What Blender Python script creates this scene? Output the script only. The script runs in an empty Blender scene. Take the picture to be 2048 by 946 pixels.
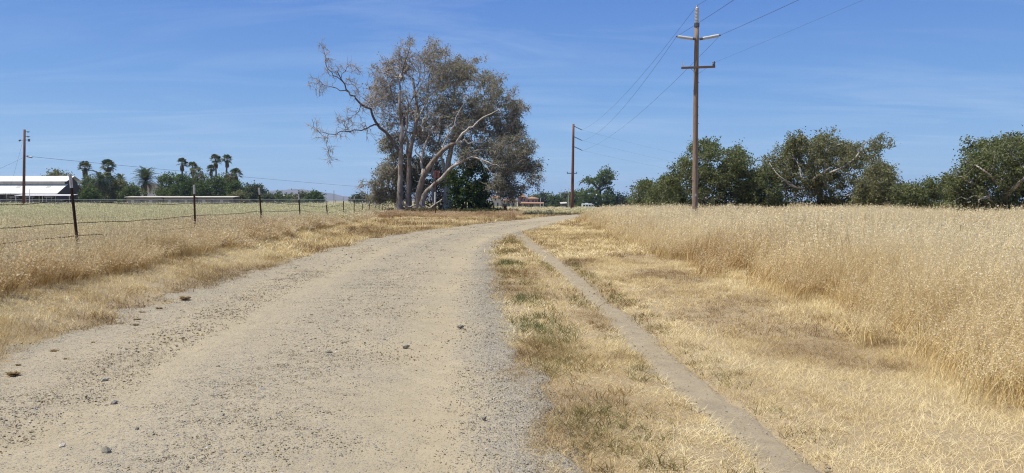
import bpy, math, random
import numpy as np
from mathutils import Vector, Matrix
rnd = random.Random(11)
rg = np.random.default_rng(11)
S = bpy.context.scene
COL = S.collection
R = math.radians

# ------------------------------------------------------------------ camera
F = 1547.0                      # focal length in photograph pixels (2048 wide)
EYE = 1.6
PITCH = math.atan((473 - 402) / F)
cam_d = bpy.data.cameras.new('camera')
cam_d.sensor_width = 36
cam_d.lens = 36 * F / 2048
cam_d.clip_start = 0.1
cam_d.clip_end = 40000
cam = bpy.data.objects.new('camera', cam_d)
cam.location = (0, 0, EYE)
cam.rotation_euler = (math.pi / 2 - PITCH, 0, 0)
COL.objects.link(cam)
S.camera = cam

# ------------------------------------------------------------------ world, sun, exposure
SUN_EL, SUN_AZ = R(62), R(-98)          # azimuth from +Y (view direction), negative = left
sd = Vector((math.sin(SUN_AZ) * math.cos(SUN_EL), math.cos(SUN_AZ) * math.cos(SUN_EL), math.sin(SUN_EL)))
W_ = bpy.data.worlds.new('World')
S.world = W_
W_.use_nodes = True
nt = W_.node_tree
nt.nodes.clear()
out = nt.nodes.new('ShaderNodeOutputWorld')
bg = nt.nodes.new('ShaderNodeBackground')
sky = nt.nodes.new('ShaderNodeTexSky')
sky.sky_type = 'NISHITA'
sky.sun_disc = False
sky.sun_elevation = SUN_EL
sky.sun_rotation = SUN_AZ
sky.altitude = 150
sky.air_density = 1.0
sky.dust_density = 0.3
sky.ozone_density = 3.0
bg.inputs['Strength'].default_value = 0.085
# thin high cirrus: streaks in the sky dome, mixed into the sky colour
tc = nt.nodes.new('ShaderNodeTexCoord')
sep = nt.nodes.new('ShaderNodeSeparateXYZ')
nt.links.new(tc.outputs['Generated'], sep.inputs[0])
zc = nt.nodes.new('ShaderNodeMath'); zc.operation = 'MAXIMUM'; zc.inputs[1].default_value = 0.02
nt.links.new(sep.outputs['Z'], zc.inputs[0])
za = nt.nodes.new('ShaderNodeMath'); za.operation = 'ADD'; za.inputs[1].default_value = 0.06
nt.links.new(zc.outputs[0], za.inputs[0])
dx = nt.nodes.new('ShaderNodeMath'); dx.operation = 'DIVIDE'
dy = nt.nodes.new('ShaderNodeMath'); dy.operation = 'DIVIDE'
nt.links.new(sep.outputs['X'], dx.inputs[0]); nt.links.new(za.outputs[0], dx.inputs[1])
nt.links.new(sep.outputs['Y'], dy.inputs[0]); nt.links.new(za.outputs[0], dy.inputs[1])
cmb = nt.nodes.new('ShaderNodeCombineXYZ')
nt.links.new(dx.outputs[0], cmb.inputs[0]); nt.links.new(dy.outputs[0], cmb.inputs[1])
mp = nt.nodes.new('ShaderNodeMapping')
mp.inputs['Rotation'].default_value = (0, 0, R(-24))
mp.inputs['Scale'].default_value = (0.4, 1.15, 1)
nt.links.new(cmb.outputs[0], mp.inputs[0])
n1 = nt.nodes.new('ShaderNodeTexNoise')
n1.inputs['Scale'].default_value = 1.1; n1.inputs['Detail'].default_value = 9
n1.inputs['Roughness'].default_value = 0.62; n1.inputs['Distortion'].default_value = 1.1
nt.links.new(mp.outputs[0], n1.inputs['Vector'])
rp = nt.nodes.new('ShaderNodeMapRange')
rp.inputs['From Min'].default_value = 0.44; rp.inputs['From Max'].default_value = 0.85
rp.inputs['To Min'].default_value = 0.0; rp.inputs['To Max'].default_value = 0.62
nt.links.new(n1.outputs['Fac'], rp.inputs['Value'])
mx = nt.nodes.new('ShaderNodeMix'); mx.data_type = 'RGBA'
n2 = nt.nodes.new('ShaderNodeTexNoise'); n2.inputs['Scale'].default_value = .45; n2.inputs['Detail'].default_value = 4
nt.links.new(cmb.outputs[0], n2.inputs['Vector'])
r2 = nt.nodes.new('ShaderNodeMapRange'); r2.inputs['From Min'].default_value = .40; r2.inputs['From Max'].default_value = .72
r2.inputs['To Min'].default_value = .2; r2.inputs['To Max'].default_value = 1.0
nt.links.new(n2.outputs['Fac'], r2.inputs['Value'])
mm = nt.nodes.new('ShaderNodeMath'); mm.operation = 'MULTIPLY'
nt.links.new(rp.outputs[0], mm.inputs[0]); nt.links.new(r2.outputs[0], mm.inputs[1])
nt.links.new(mm.outputs[0], mx.inputs['Factor'])
hs = nt.nodes.new('ShaderNodeHueSaturation')
hs.inputs['Saturation'].default_value = 1.0; hs.inputs['Value'].default_value = 1.0
nt.links.new(sky.outputs[0], hs.inputs['Color'])
# the clear deep blue of this day, by height above the horizon
gr = nt.nodes.new('ShaderNodeValToRGB'); gr.color_ramp.elements[0].color = (.34, .55, .82, 1); gr.color_ramp.elements[0].position = 0
gr.color_ramp.elements[1].position = 1; gr.color_ramp.elements[1].color = (.07, .17, .50, 1)
for p_, c_ in ((.06, (.27, .48, .80)), (.14, (.165, .36, .75)), (.25, (.105, .255, .68)), (.34, (.085, .215, .63))):
    e_ = gr.color_ramp.elements.new(p_); e_.color = (*c_, 1)
nt.links.new(sep.outputs['Z'], gr.inputs['Fac'])
gm = nt.nodes.new('ShaderNodeVectorMath'); gm.operation = 'SCALE'; gm.inputs['Scale'].default_value = 10.0
nt.links.new(gr.outputs['Color'], gm.inputs[0])
mg = nt.nodes.new('ShaderNodeMix'); mg.data_type = 'RGBA'; mg.inputs['Factor'].default_value = .85
nt.links.new(hs.outputs[0], mg.inputs['A']); nt.links.new(gm.outputs[0], mg.inputs['B'])
nt.links.new(mg.outputs['Result'], mx.inputs['A'])
mx.inputs['B'].default_value = (6.5, 7.8, 9.4, 1)
nt.links.new(mx.outputs['Result'], bg.inputs['Color'])
nt.links.new(bg.outputs[0], out.inputs[0])

sun_d = bpy.data.lights.new('sun', 'SUN')
sun_d.energy = 5.0
sun_d.angle = R(0.53)
sun_d.color = (1.0, 0.95, 0.86)
sun = bpy.data.objects.new('sun', sun_d)
sun.rotation_euler = sd.to_track_quat('Z', 'Y').to_euler()
sun.location = (0, 0, 60)
COL.objects.link(sun)
S.view_settings.view_transform = 'Standard'
S.view_settings.look = 'None'
S.view_settings.gamma = 1
S.view_settings.exposure = 0.28
S.cycles.use_denoising = True
S.cycles.denoiser = 'OPENIMAGEDENOISE'
S.cycles.denoising_input_passes = 'RGB_ALBEDO_NORMAL'
S.cycles.denoising_prefilter = 'NONE'
S.cycles.filter_width = 1.15
S.cycles.max_bounces = 6
S.cycles.diffuse_bounces = 3
S.cycles.transparent_max_bounces = 6
S.cycles.volume_bounces = 0

# ------------------------------------------------------------------ helpers
def P(px, py, d):
    """photograph pixel at forward distance d -> world point"""
    u = (px - 1024) / F; v = (473 - py) / F
    yw = math.cos(PITCH) + math.sin(PITCH) * v
    zw = math.cos(PITCH) * v - math.sin(PITCH)
    k = d / yw
    return np.array([u * k, d, EYE + zw * k])

def sst(a, b, x):
    t = np.clip((np.asarray(x, float) - a) / (b - a), 0, 1)
    return t * t * (3 - 2 * t)

def interp(tab):
    ys = np.array([t[0] for t in tab], float); xs = np.array([t[1] for t in tab], float)
    # smooth monotone-ish interpolation
    yy = np.linspace(ys[0], ys[-1], 700); xx = np.interp(yy, ys, xs)
    k = np.hanning(41); k /= k.sum()
    xp = np.concatenate([np.full(20, xx[0]) - (xx[1] - xx[0]) * np.arange(20, 0, -1), xx, np.full(20, xx[-1]) + (xx[-1] - xx[-2]) * np.arange(1, 21)])
    xs2 = np.convolve(xp, k, 'valid')
    return lambda y: np.interp(y, yy, xs2)

road_l = interp([(-5, -4.6), (4, -4.7), (7.8, -4.9), (10, -5.15), (12, -5.4), (16, -5.75), (23, -5.95), (32, -5.85), (40, -5.0), (52, -2.6), (64, 0.4), (78, 3.3), (90, 7.0), (104, 13.5), (120, 24), (140, 40)])
road_r = interp([(-5, .55), (4, .33), (5.5, .27), (7, .16), (9, .04), (12.7, -.12), (18, -.36), (23, -.55), (30, -.5), (38, .45), (48, 2.3), (60, 4.4), (76, 7.0), (90, 11.5), (104, 18.5), (120, 29.5), (140, 46)])
path_c = interp([(-5, 1.75), (4.5, 1.69), (5.2, 1.68), (6, 1.65), (7, 1.57), (8.7, 1.5), (11.5, 1.47), (16, 1.3), (22, 1.08), (28, .74), (33, .42), (38, 0.2), (41, .15)])
field_e = interp([(-5, 3.7), (4, 4.0), (6, 4.1), (7.6, 4.35), (10.5, 4.65), (14, 4.9), (20, 4.85), (26, 4.5), (45, 4.9), (62, 5.8), (72, 6.6), (84, 9.5), (96, 14.6), (108, 21.5), (122, 31.5), (140, 47)])
def fence_x(y): return -0.0931 * y - 5.78
PATH_W = 0.19

def hz(x, y):
    """height of the terrain"""
    x = np.asarray(x, float); y = np.asarray(y, float)
    z = 0.018 * np.sin(x * .9 + 1.3) * np.sin(y * .43) + 0.012 * np.sin(x * 2.3 + y * 1.1)
    z = z + 0.35 * sst(1.7, 0.0, x - fence_x(y)) * sst(75, 35, y) * sst(-20, 0, y)
    z = z + 0.42 * sst(40, 160, y) * sst(-11, -34, x)
    z = z - 2.2 * sst(125, 290, y) * sst(-30, -8, x)
    return z

def road_mask(x, y, inset=.02):
    return sst(0, .22, x - road_l(y) - inset) * sst(0, .14, road_r(y) - inset - x) * sst(141, 139, y)

def ground_z(x, y):
    z = hz(x, y)
    z = z - .05 * road_mask(x, y)
    p = np.exp(-((np.asarray(x) - path_c(y)) / (.27 + .12 * sst(12, 26, y))) ** 4) * sst(42, 39, y) * sst(-6, -4, y)
    return z - .05 * p

def surf_z(x, y):
    ins = (x > road_l(y) - .2) & (x < road_r(y)) & (np.asarray(y) < 139)
    return np.where(ins, hz(x, y) + .008, ground_z(x, y))

def mesh_np(name, V, Fs, mats=(), mat_idx=None, attrs=None, smooth=False):
    """V (n,3); Fs: list of (m,k) int arrays (k = 3 or 4)"""
    me = bpy.data.meshes.new(name)
    V = np.ascontiguousarray(V, np.float32)
    Fs = [np.asarray(f, np.int32) for f in Fs if len(f)]
    me.vertices.add(len(V))
    me.vertices.foreach_set('co', V.ravel())
    nl = sum(f.size for f in Fs); nf = sum(len(f) for f in Fs)
    me.loops.add(nl); me.polygons.add(nf)
    me.loops.foreach_set('vertex_index', np.concatenate([f.ravel() for f in Fs]))
    tot = np.concatenate([np.full(len(f), f.shape[1], np.int32) for f in Fs])
    st = np.concatenate([[0], np.cumsum(tot)[:-1]]).astype(np.int32)
    me.polygons.foreach_set('loop_start', st)
    for m in mats: me.materials.append(m)
    if mat_idx is not None:
        me.polygons.foreach_set('material_index', np.asarray(mat_idx, np.int32))
    if smooth:
        me.polygons.foreach_set('use_smooth', np.ones(nf, bool))
    for k, a in (attrs or {}).items():
        at = me.attributes.new(k, 'FLOAT', 'POINT')
        at.data.foreach_set('value', np.asarray(a, np.float32))
    me.update(calc_edges=True)
    me.validate()
    return me

def tag(o, label=None, cat=None, group=None, kind=None):
    if label: o['label'] = label
    if cat: o['category'] = cat
    if group: o['group'] = group
    if kind: o['kind'] = kind
    return o

def link(name, me, parent=None, loc=None):
    o = bpy.data.objects.new(name, me)
    COL.objects.link(o)
    if parent is not None: o.parent = parent
    if loc is not None: o.location = loc
    return o

def empty(name, loc, label, cat, group=None):
    o = bpy.data.objects.new(name, None)
    o.empty_display_size = .3
    o.location = tuple(loc)
    COL.objects.link(o)
    return tag(o, label, cat, group)

class MB:
    """collects polygons in world coordinates, builds one mesh object relative to an origin"""
    def __init__(s): s.v = []; s.f = []
    def add(s, vs, fs):
        n = len(s.v); s.v += [tuple(map(float, p)) for p in vs]; s.f += [tuple(i + n for i in f) for f in fs]; return s
    def box(s, c, d, rz=0, tilt=None):
        hx, hy, hzz = d[0] / 2, d[1] / 2, d[2] / 2
        m = Matrix.Rotation(rz, 3, 'Z')
        if tilt is not None: m = tilt @ m
        vs = [Vector(c) + m @ Vector((sx * hx, sy * hy, sz * hzz)) for sz in (-1, 1) for sx, sy in ((-1, -1), (1, -1), (1, 1), (-1, 1))]
        return s.add(vs, [(0, 3, 2, 1), (4, 5, 6, 7), (0, 1, 5, 4), (1, 2, 6, 5), (2, 3, 7, 6), (3, 0, 4, 7)])
    def bar(s, a, b, w, h=None):
        a = Vector(a); b = Vector(b); h = h or w
        t = (b - a).normalized(); up = Vector((0, 0, 1)) if abs(t.z) < .95 else Vector((0, 1, 0))
        x = t.cross(up).normalized(); y = x.cross(t).normalized()
        vs = [p + x * sx * w / 2 + y * sy * h / 2 for p in (a, b) for sx, sy in ((-1, -1), (1, -1), (1, 1), (-1, 1))]
        return s.add(vs, [(0, 3, 2, 1), (4, 5, 6, 7), (0, 1, 5, 4), (1, 2, 6, 5), (2, 3, 7, 6), (3, 0, 4, 7)])
    def tube(s, pts, rad, k=8, cap=True):
        vs, fs = tube(pts, rad, k, cap); return s.add(vs, fs)
    def prism(s, poly, ext):
        """polygon (list of 3d points) extruded by vector"""
        n = len(poly); e = Vector(ext)
        vs = [Vector(p) for p in poly] + [Vector(p) + e for p in poly]
        fs = [tuple(range(n))[::-1], tuple(range(n, 2 * n))] + [(i, (i + 1) % n, n + (i + 1) % n, n + i) for i in range(n)]
        return s.add(vs, fs)
    def build(s, name, mat, parent=None, smooth=False, bevel=0):
        o0 = Vector(parent.location) if parent is not None else Vector((0, 0, 0))
        if parent is not None and parent.parent is not None:
            q = parent.parent
            while q is not None: o0 += Vector(q.location); q = q.parent
        me = bpy.data.meshes.new(name)
        me.from_pydata([Vector(v) - o0 for v in s.v], [], s.f)
        me.materials.append(mat)
        if smooth: me.polygons.foreach_set('use_smooth', np.ones(len(me.polygons), bool))
        me.update()
        o = link(name, me, parent)
        if bevel:
            b = o.modifiers.new('bevel', 'BEVEL'); b.width = bevel; b.segments = 2; b.limit_method = 'ANGLE'
        return o

def tube(pts, rad, k=8, cap=True):
    pts = np.asarray(pts, float); n = len(pts)
    rad = np.broadcast_to(np.asarray(rad, float), (n,))
    t = np.gradient(pts, axis=0); t /= np.linalg.norm(t, axis=1, keepdims=True) + 1e-9
    ref = np.array([0.31, 0.22, 0.92]) if abs(t[:, 2]).mean() < .7 else np.array([1.0, .13, .05])
    a = np.cross(t, ref); a /= np.linalg.norm(a, axis=1, keepdims=True) + 1e-9
    b = np.cross(t, a)
    th = np.arange(k) * 2 * math.pi / k
    ring = pts[:, None] + rad[:, None, None] * (np.cos(th)[None, :, None] * a[:, None] + np.sin(th)[None, :, None] * b[:, None])
    V = ring.reshape(-1, 3)
    i = np.arange(n - 1)[:, None] * k; j = np.arange(k)[None]
    q = np.stack([i + j, i + (j + 1) % k, i + k + (j + 1) % k, i + k + j], -1).reshape(-1, 4)
    fs = [tuple(x) for x in q]
    if cap: fs += [tuple(range(k))[::-1], tuple(range((n - 1) * k, n * k))]
    return V, fs

def tubes_np(paths, name, mat, origin, kfun, smooth=True):
    Vs, Qs, off = [], [], 0
    for pts, rad in paths:
        n = len(pts)
        if n < 2: continue
        k = kfun(max(rad))
        t = np.gradient(pts, axis=0); t /= np.linalg.norm(t, axis=1, keepdims=True) + 1e-9
        ref = np.array([0.31, 0.22, 0.92]) if abs(t[:, 2]).mean() < .7 else np.array([1.0, .13, .05])
        a = np.cross(t, ref); a /= np.linalg.norm(a, axis=1, keepdims=True) + 1e-9
        b = np.cross(t, a)
        th = np.arange(k) * 2 * math.pi / k
        ring = pts[:, None] + rad[:, None, None] * (np.cos(th)[None, :, None] * a[:, None] + np.sin(th)[None, :, None] * b[:, None])
        Vs.append(ring.reshape(-1, 3))
        i = np.arange(n - 1)[:, None] * k; j = np.arange(k)[None]
        Qs.append(np.stack([i + j, i + (j + 1) % k, i + k + (j + 1) % k, i + k + j], -1).reshape(-1, 4) + off)
        off += n * k
    if not Vs: return None
    return mesh_np(name, np.concatenate(Vs) - origin, [np.concatenate(Qs)], [mat], smooth=smooth)

# ------------------------------------------------------------------ materials
def new_mat(name):
    m = bpy.data.materials.new(name); m.use_nodes = True
    n = m.node_tree; n.nodes.clear()
    o = n.nodes.new('ShaderNodeOutputMaterial')
    return m, n, o

def N(n, typ, **kw):
    x = n.nodes.new(typ)
    for k, v in kw.items():
        if k.startswith('i_'): x.inputs[k[2:].replace('_', ' ')].default_value = v
        else: setattr(x, k, v)
    return x

def ramp(n, stops, fac, interp='LINEAR'):
    r = n.nodes.new('ShaderNodeValToRGB'); cr = r.color_ramp; cr.interpolation = interp
    while len(cr.elements) > 1: cr.elements.remove(cr.elements[-1])
    cr.elements[0].position = stops[0][0]; cr.elements[0].color = (*stops[0][1], 1)
    for p, c in stops[1:]:
        e = cr.elements.new(p); e.color = (*c, 1)
    n.links.new(fac, r.inputs['Fac'])
    return r.outputs['Color']

def mixc(n, fac, a, b, blend='MIX'):
    x = n.nodes.new('ShaderNodeMix'); x.data_type = 'RGBA'; x.blend_type = blend
    for inp, v in (('Factor', fac), ('A', a), ('B', b)):
        if hasattr(v, 'is_output'): n.links.new(v, x.inputs[inp])
        elif inp == 'Factor': x.inputs[inp].default_value = v
        else: x.inputs[inp].default_value = (*v, 1)
    return x.outputs['Result']

def math_(n, op, a, b=None, clamp=False):
    x = n.nodes.new('ShaderNodeMath'); x.operation = op; x.use_clamp = clamp
    for i, v in enumerate((a, b)):
        if v is None: continue
        if hasattr(v, 'is_output'): n.links.new(v, x.inputs[i])
        else: x.inputs[i].default_value = v
    return x.outputs[0]

def noise(n, vec, scale, detail=4, rough=.55, dist=0):
    x = N(n, 'ShaderNodeTexNoise'); x.inputs['Scale'].default_value = scale
    x.inputs['Detail'].default_value = detail; x.inputs['Roughness'].default_value = rough
    x.inputs['Distortion'].default_value = dist
    n.links.new(vec, x.inputs['Vector'])
    return x.outputs['Fac']

def voro(n, vec, scale, feature='F1'):
    x = N(n, 'ShaderNodeTexVoronoi', feature=feature); x.inputs['Scale'].default_value = scale
    n.links.new(vec, x.inputs['Vector'])
    return x

def objco(n, scale=(1, 1, 1)):
    t = N(n, 'ShaderNodeTexCoord'); m = N(n, 'ShaderNodeMapping'); m.inputs['Scale'].default_value = scale
    n.links.new(t.outputs['Object'], m.inputs[0])
    return m.outputs[0]

def finish(n, o, col, rough=.9, height=None, bump=.3, dist=.02, metal=0.0, spec=.25):
    b = N(n, 'ShaderNodeBsdfPrincipled')
    if hasattr(col, 'is_output'): n.links.new(col, b.inputs['Base Color'])
    else: b.inputs['Base Color'].default_value = (*col, 1)
    if hasattr(rough, 'is_output'): n.links.new(rough, b.inputs['Roughness'])
    else: b.inputs['Roughness'].default_value = rough
    b.inputs['Metallic'].default_value = metal
    b.inputs['Specular IOR Level'].default_value = spec
    if height is not None:
        bp = N(n, 'ShaderNodeBump'); bp.inputs['Strength'].default_value = bump; bp.inputs['Distance'].default_value = dist
        n.links.new(height, bp.inputs['Height']); n.links.new(bp.outputs[0], b.inputs['Normal'])
    n.links.new(b.outputs[0], o.inputs[0])
    return b

def simple(name, c1, c2=None, scale=3.0, rough=.8, stretch=(1, 1, 1), bump=.25, metal=0, spec=.25, dist=.01):
    m, n, o = new_mat(name)
    v = objco(n, stretch)
    c2 = c2 or tuple(x * .7 for x in c1)
    f = noise(n, v, scale, 6, .62)
    c = ramp(n, [(.3, c2), (.68, c1)], f)
    finish(n, o, c, rough, f, bump, dist, metal, spec)
    return m

def leaf_mat(name, ca, cb, cc, trans=.3, rough=.6, spec=.12):
    m, n, o = new_mat(name)
    a = N(n, 'ShaderNodeAttribute', attribute_name='tint')
    c = ramp(n, [(0, ca), (.55, cb), (1, cc)], a.outputs['Fac'])
    b = N(n, 'ShaderNodeBsdfPrincipled'); b.inputs['Roughness'].default_value = rough
    b.inputs['Specular IOR Level'].default_value = spec
    n.links.new(c, b.inputs['Base Color'])
    t = N(n, 'ShaderNodeBsdfTranslucent')
    n.links.new(mixc(n, .35, c, (.16, .20, .03)), t.inputs['Color'])
    ms = N(n, 'ShaderNodeMixShader'); ms.inputs[0].default_value = trans
    n.links.new(b.outputs[0], ms.inputs[1]); n.links.new(t.outputs[0], ms.inputs[2])
    n.links.new(ms.outputs[0], o.inputs[0])
    return m

def grass_mat(name, stops, vary=.5, trans=.35, rough=.6, spec=.15):
    """stops: colours along (tint of the tuft + variation of the blade)"""
    m, n, o = new_mat(name)
    a = N(n, 'ShaderNodeAttribute', attribute_name='tint', attribute_type='INSTANCER')
    b_ = N(n, 'ShaderNodeAttribute', attribute_name='v', attribute_type='GEOMETRY')
    f = math_(n, 'ADD', a.outputs['Fac'], math_(n, 'MULTIPLY', math_(n, 'SUBTRACT', b_.outputs['Fac'], .5), vary), True)
    c = ramp(n, stops, f)
    b = N(n, 'ShaderNodeBsdfPrincipled'); b.inputs['Roughness'].default_value = rough
    b.inputs['Specular IOR Level'].default_value = spec
    n.links.new(c, b.inputs['Base Color'])
    t = N(n, 'ShaderNodeBsdfTranslucent'); n.links.new(c, t.inputs['Color'])
    ms = N(n, 'ShaderNodeMixShader'); ms.inputs[0].default_value = trans
    n.links.new(b.outputs[0], ms.inputs[1]); n.links.new(t.outputs[0], ms.inputs[2])
    n.links.new(ms.outputs[0], o.inputs[0])
    return m

STRAW = (.69, .54, .265); STRAW2 = (.54, .375, .15); RUSSET = (.32, .19, .085); CREAM = (.78, .68, .46)
GREEN = (.125, .145, .048); OLIVE = (.27, .25, .10)
G_dry = grass_mat('dry_grass_stalk', [(0, RUSSET), (.28, STRAW2), (.6, STRAW), (1, (.76, .62, .35))], .7, .25)
G_head = grass_mat('oat_seed_head', [(0, (.54, .39, .20)), (.4, (.72, .60, .37)), (1, (.84, .75, .53))], .7, .4)
G_left = grass_mat('greenish_oat_stalk', [(0, (.42, .28, .12)), (.3, (.42, .33, .14)), (.6, (.33, .30, .115)), (1, (.27, .275, .10))], .5)
G_lhead = grass_mat('pale_oat_head', [(0, (.72, .58, .36)), (.5, (.76, .68, .43)), (1, (.66, .63, .37))], .6, .4)
G_short = grass_mat('short_dry_grass', [(0, (.22, .14, .065)), (.28, (.46, .32, .14)), (.58, (.70, .54, .25)), (1, (.87, .74, .43))], .8, .2)
G_green = grass_mat('green_weed_grass', [(0, (.30, .18, .075)), (.3, (.27, .21, .08)), (.6, (.17, .175, .06)), (1, (.085, .12, .042))], .5)
G_brush = grass_mat('rusty_dock_weed', [(0, (.31, .19, .10)), (.4, (.46, .315, .165)), (.8, (.58, .43, .235)), (1, (.60, .45, .27))], .6)
G_bram = grass_mat('bramble_leaf', [(0, (.22, .14, .075)), (.4, (.15, .125, .06)), (1, (.075, .10, .035))], .6)
G_weed = grass_mat('dusty_weed', [(0, (.30, .21, .11)), (.5, (.24, .215, .10)), (1, (.17, .19, .085))], .6)

def ground_material():
    m, n, o = new_mat('dry_soil_and_thatch')
    t = N(n, 'ShaderNodeTexCoord').outputs['Object']
    a = noise(n, t, .35, 5, .6); b = noise(n, t, 9, 5, .7)
    mp_ = N(n, 'ShaderNodeMapping'); mp_.inputs['Scale'].default_value = (60, 14, 30); mp_.inputs['Rotation'].default_value = (0, 0, .7)
    n.links.new(t, mp_.inputs[0]); s = noise(n, mp_.outputs[0], 1.0, 4, .7, 1.2)
    c1 = ramp(n, [(.25, (.19, .145, .085)), (.5, (.34, .26, .15)), (.75, (.50, .40, .24))], s)
    c2 = ramp(n, [(.3, (.22, .165, .10)), (.7, (.36, .28, .155))], b)
    c = mixc(n, math_(n, 'MULTIPLY', a, .9, True), c1, c2)
    far = ramp(n, [(.35, (.36, .29, .13)), (.65, (.27, .25, .11))], noise(n, t, .02, 4))
    ln = N(n, 'ShaderNodeVectorMath', operation='LENGTH'); n.links.new(t, ln.inputs[0])
    ff = N(n, 'ShaderNodeMapRange'); ff.inputs['From Min'].default_value = 120; ff.inputs['From Max'].default_value = 260
    n.links.new(ln.outputs['Value'], ff.inputs['Value'])
    c = mixc(n, ff.outputs[0], c, far)
    finish(n, o, c, .95, s, .5, .02)
    return m

def dirt_material(name, dust, dust2, grey, gravel_amt, edge=True):
    m, n, o = new_mat(name)
    t = N(n, 'ShaderNodeTexCoord').outputs['Object']
    u = N(n, 'ShaderNodeAttribute', attribute_name='u').outputs['Fac']
    big = noise(n, t, .55, 5, .6); mid = noise(n, t, 4, 5, .65); fine = noise(n, t, 55, 4, .7); grain = noise(n, t, 240, 3, .7)
    base = ramp(n, [(.32, dust2), (.66, dust)], mixc(n, .5, mid, fine))
    # lengthwise bands: smoother worn wheel lines, loose gravel between and at the edges
    cu = N(n, 'ShaderNodeCombineXYZ'); n.links.new(math_(n, 'MULTIPLY', u, 7.5), cu.inputs[0])
    sp = N(n, 'ShaderNodeSeparateXYZ'); n.links.new(t, sp.inputs[0])
    n.links.new(math_(n, 'MULTIPLY', sp.outputs['Y'], .06), cu.inputs[1])
    band = noise(n, cu.outputs[0], 1.0, 3, .5)
    g0 = ramp(n, [(0, (.75,) * 3), (.10, (.62,) * 3), (.20, (.42,) * 3), (.33, (.30,) * 3), (.50, (.55,) * 3), (.60, (.52,) * 3), (.74, (.28,) * 3), (.84, (.18,) * 3), (.89, (.6,) * 3), (.93, (1,) * 3), (1, (1,) * 3)], u)
    g = math_(n, 'MULTIPLY', g0, gravel_amt)
    g = math_(n, 'ADD', g, math_(n, 'MULTIPLY', math_(n, 'SUBTRACT', band, .5), .5), True)
    g = math_(n, 'ADD', g, math_(n, 'MULTIPLY', math_(n, 'SUBTRACT', big, .5), .6), True)
    col = base; hgt = math_(n, 'MULTIPLY', fine, .25)
    for sc, thr, amt in ((26, .62, 1.0), (58, .48, .6), (120, .40, .35)):
        v = voro(n, t, sc)
        sep_ = N(n, 'ShaderNodeSeparateColor'); n.links.new(v.outputs['Color'], sep_.inputs[0])
        sel = math_(n, 'GREATER_THAN', math_(n, 'ADD', sep_.outputs['Red'], math_(n, 'MULTIPLY', math_(n, 'SUBTRACT', g, .5), .9)), thr + .12)
        inside = N(n, 'ShaderNodeMapRange'); inside.inputs['From Min'].default_value = .46; inside.inputs['From Max'].default_value = .34
        n.links.new(v.outputs['Distance'], inside.inputs['Value'])
        mk = math_(n, 'MULTIPLY', sel, inside.outputs[0], True)
        sc_c = ramp(n, [(0, (.19, .18, .155)), (.3, (.31, .30, .27)), (.55, (.37, .32, .23)), (.8, (.47, .44, .38)), (1, (.56, .52, .44))], sep_.outputs['Green'])
        sc_c = mixc(n, .38, sc_c, grey)
        col = mixc(n, math_(n, 'MULTIPLY', mk, .8), col, sc_c)
        hgt = math_(n, 'ADD', hgt, math_(n, 'MULTIPLY', mk, amt))
    col = mixc(n, math_(n, 'MULTIPLY', g, .55), col, grey)
    col = mixc(n, .6, col, ramp(n, [(.3, (.5,) * 3), (.5, (.95,) * 3), (.72, (1.15,) * 3)], grain), 'MULTIPLY')
    hgt = math_(n, 'ADD', hgt, math_(n, 'MULTIPLY', grain, .2))
    finish(n, o, col, .95, hgt, 1.0, .016, spec=.1)
    return m

M_ground = ground_material()
M_road = dirt_material('gravel_road_dirt', (.435, .36, .23), (.33, .27, .168), (.37, .335, .27), .8)
M_path = dirt_material('packed_path_dirt', (.39, .32, .21), (.25, .20, .13), (.30, .26, .19), .2)
M_track = simple('pale_side_track_dirt', (.50, .42, .27), (.38, .30, .18), 2)

def bark_mat(name, pale, mid, dark, sx=1.0, cut=(.38, .52)):
    m, n, o = new_mat(name)
    v = objco(n, (sx, sx, sx * .35)); f = noise(n, v, 1.6, 6, .6, .8); g = noise(n, objco(n, (5, 5, 1.2)), 1.5, 5, .7)
    c = ramp(n, [(0, dark), (cut[0], dark), (cut[0] + .05, mid), (cut[1], mid), (cut[1] + .06, pale), (1, pale)], f)
    c = mixc(n, .5, c, ramp(n, [(.3, (.55, .5, .45)), (.7, (1, 1, 1))], g), 'MULTIPLY')
    finish(n, o, c, .85, g, .5, .03)
    return m
B_syc = bark_mat('sycamore_bark', (.50, .445, .375), (.36, .30, .24), (.19, .14, .10), 1, (.42, .50))
B_brown = bark_mat('brown_bark', (.36, .295, .235), (.255, .20, .15), (.145, .105, .075), 1.2, (.40, .58))
B_white = bark_mat('white_bark', (.66, .61, .53), (.52, .47, .40), (.29, .245, .195), 1.2, (.35, .46))
B_grey = bark_mat('grey_bark', (.42, .385, .335), (.31, .275, .235), (.18, .15, .12), 1.5)
B_pale = bark_mat('pale_limb_bark', (.50, .46, .39), (.38, .34, .28), (.22, .19, .15), 1.4)
B_twig = simple('dead_twig', (.42, .365, .315), (.28, .23, .195), 4)
B_dark = simple('dark_limb_bark', (.17, .135, .115), (.09, .068, .055), 3)
B_oak = simple('oak_bark', (.10, .085, .07), (.05, .042, .036), 2)

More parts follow.
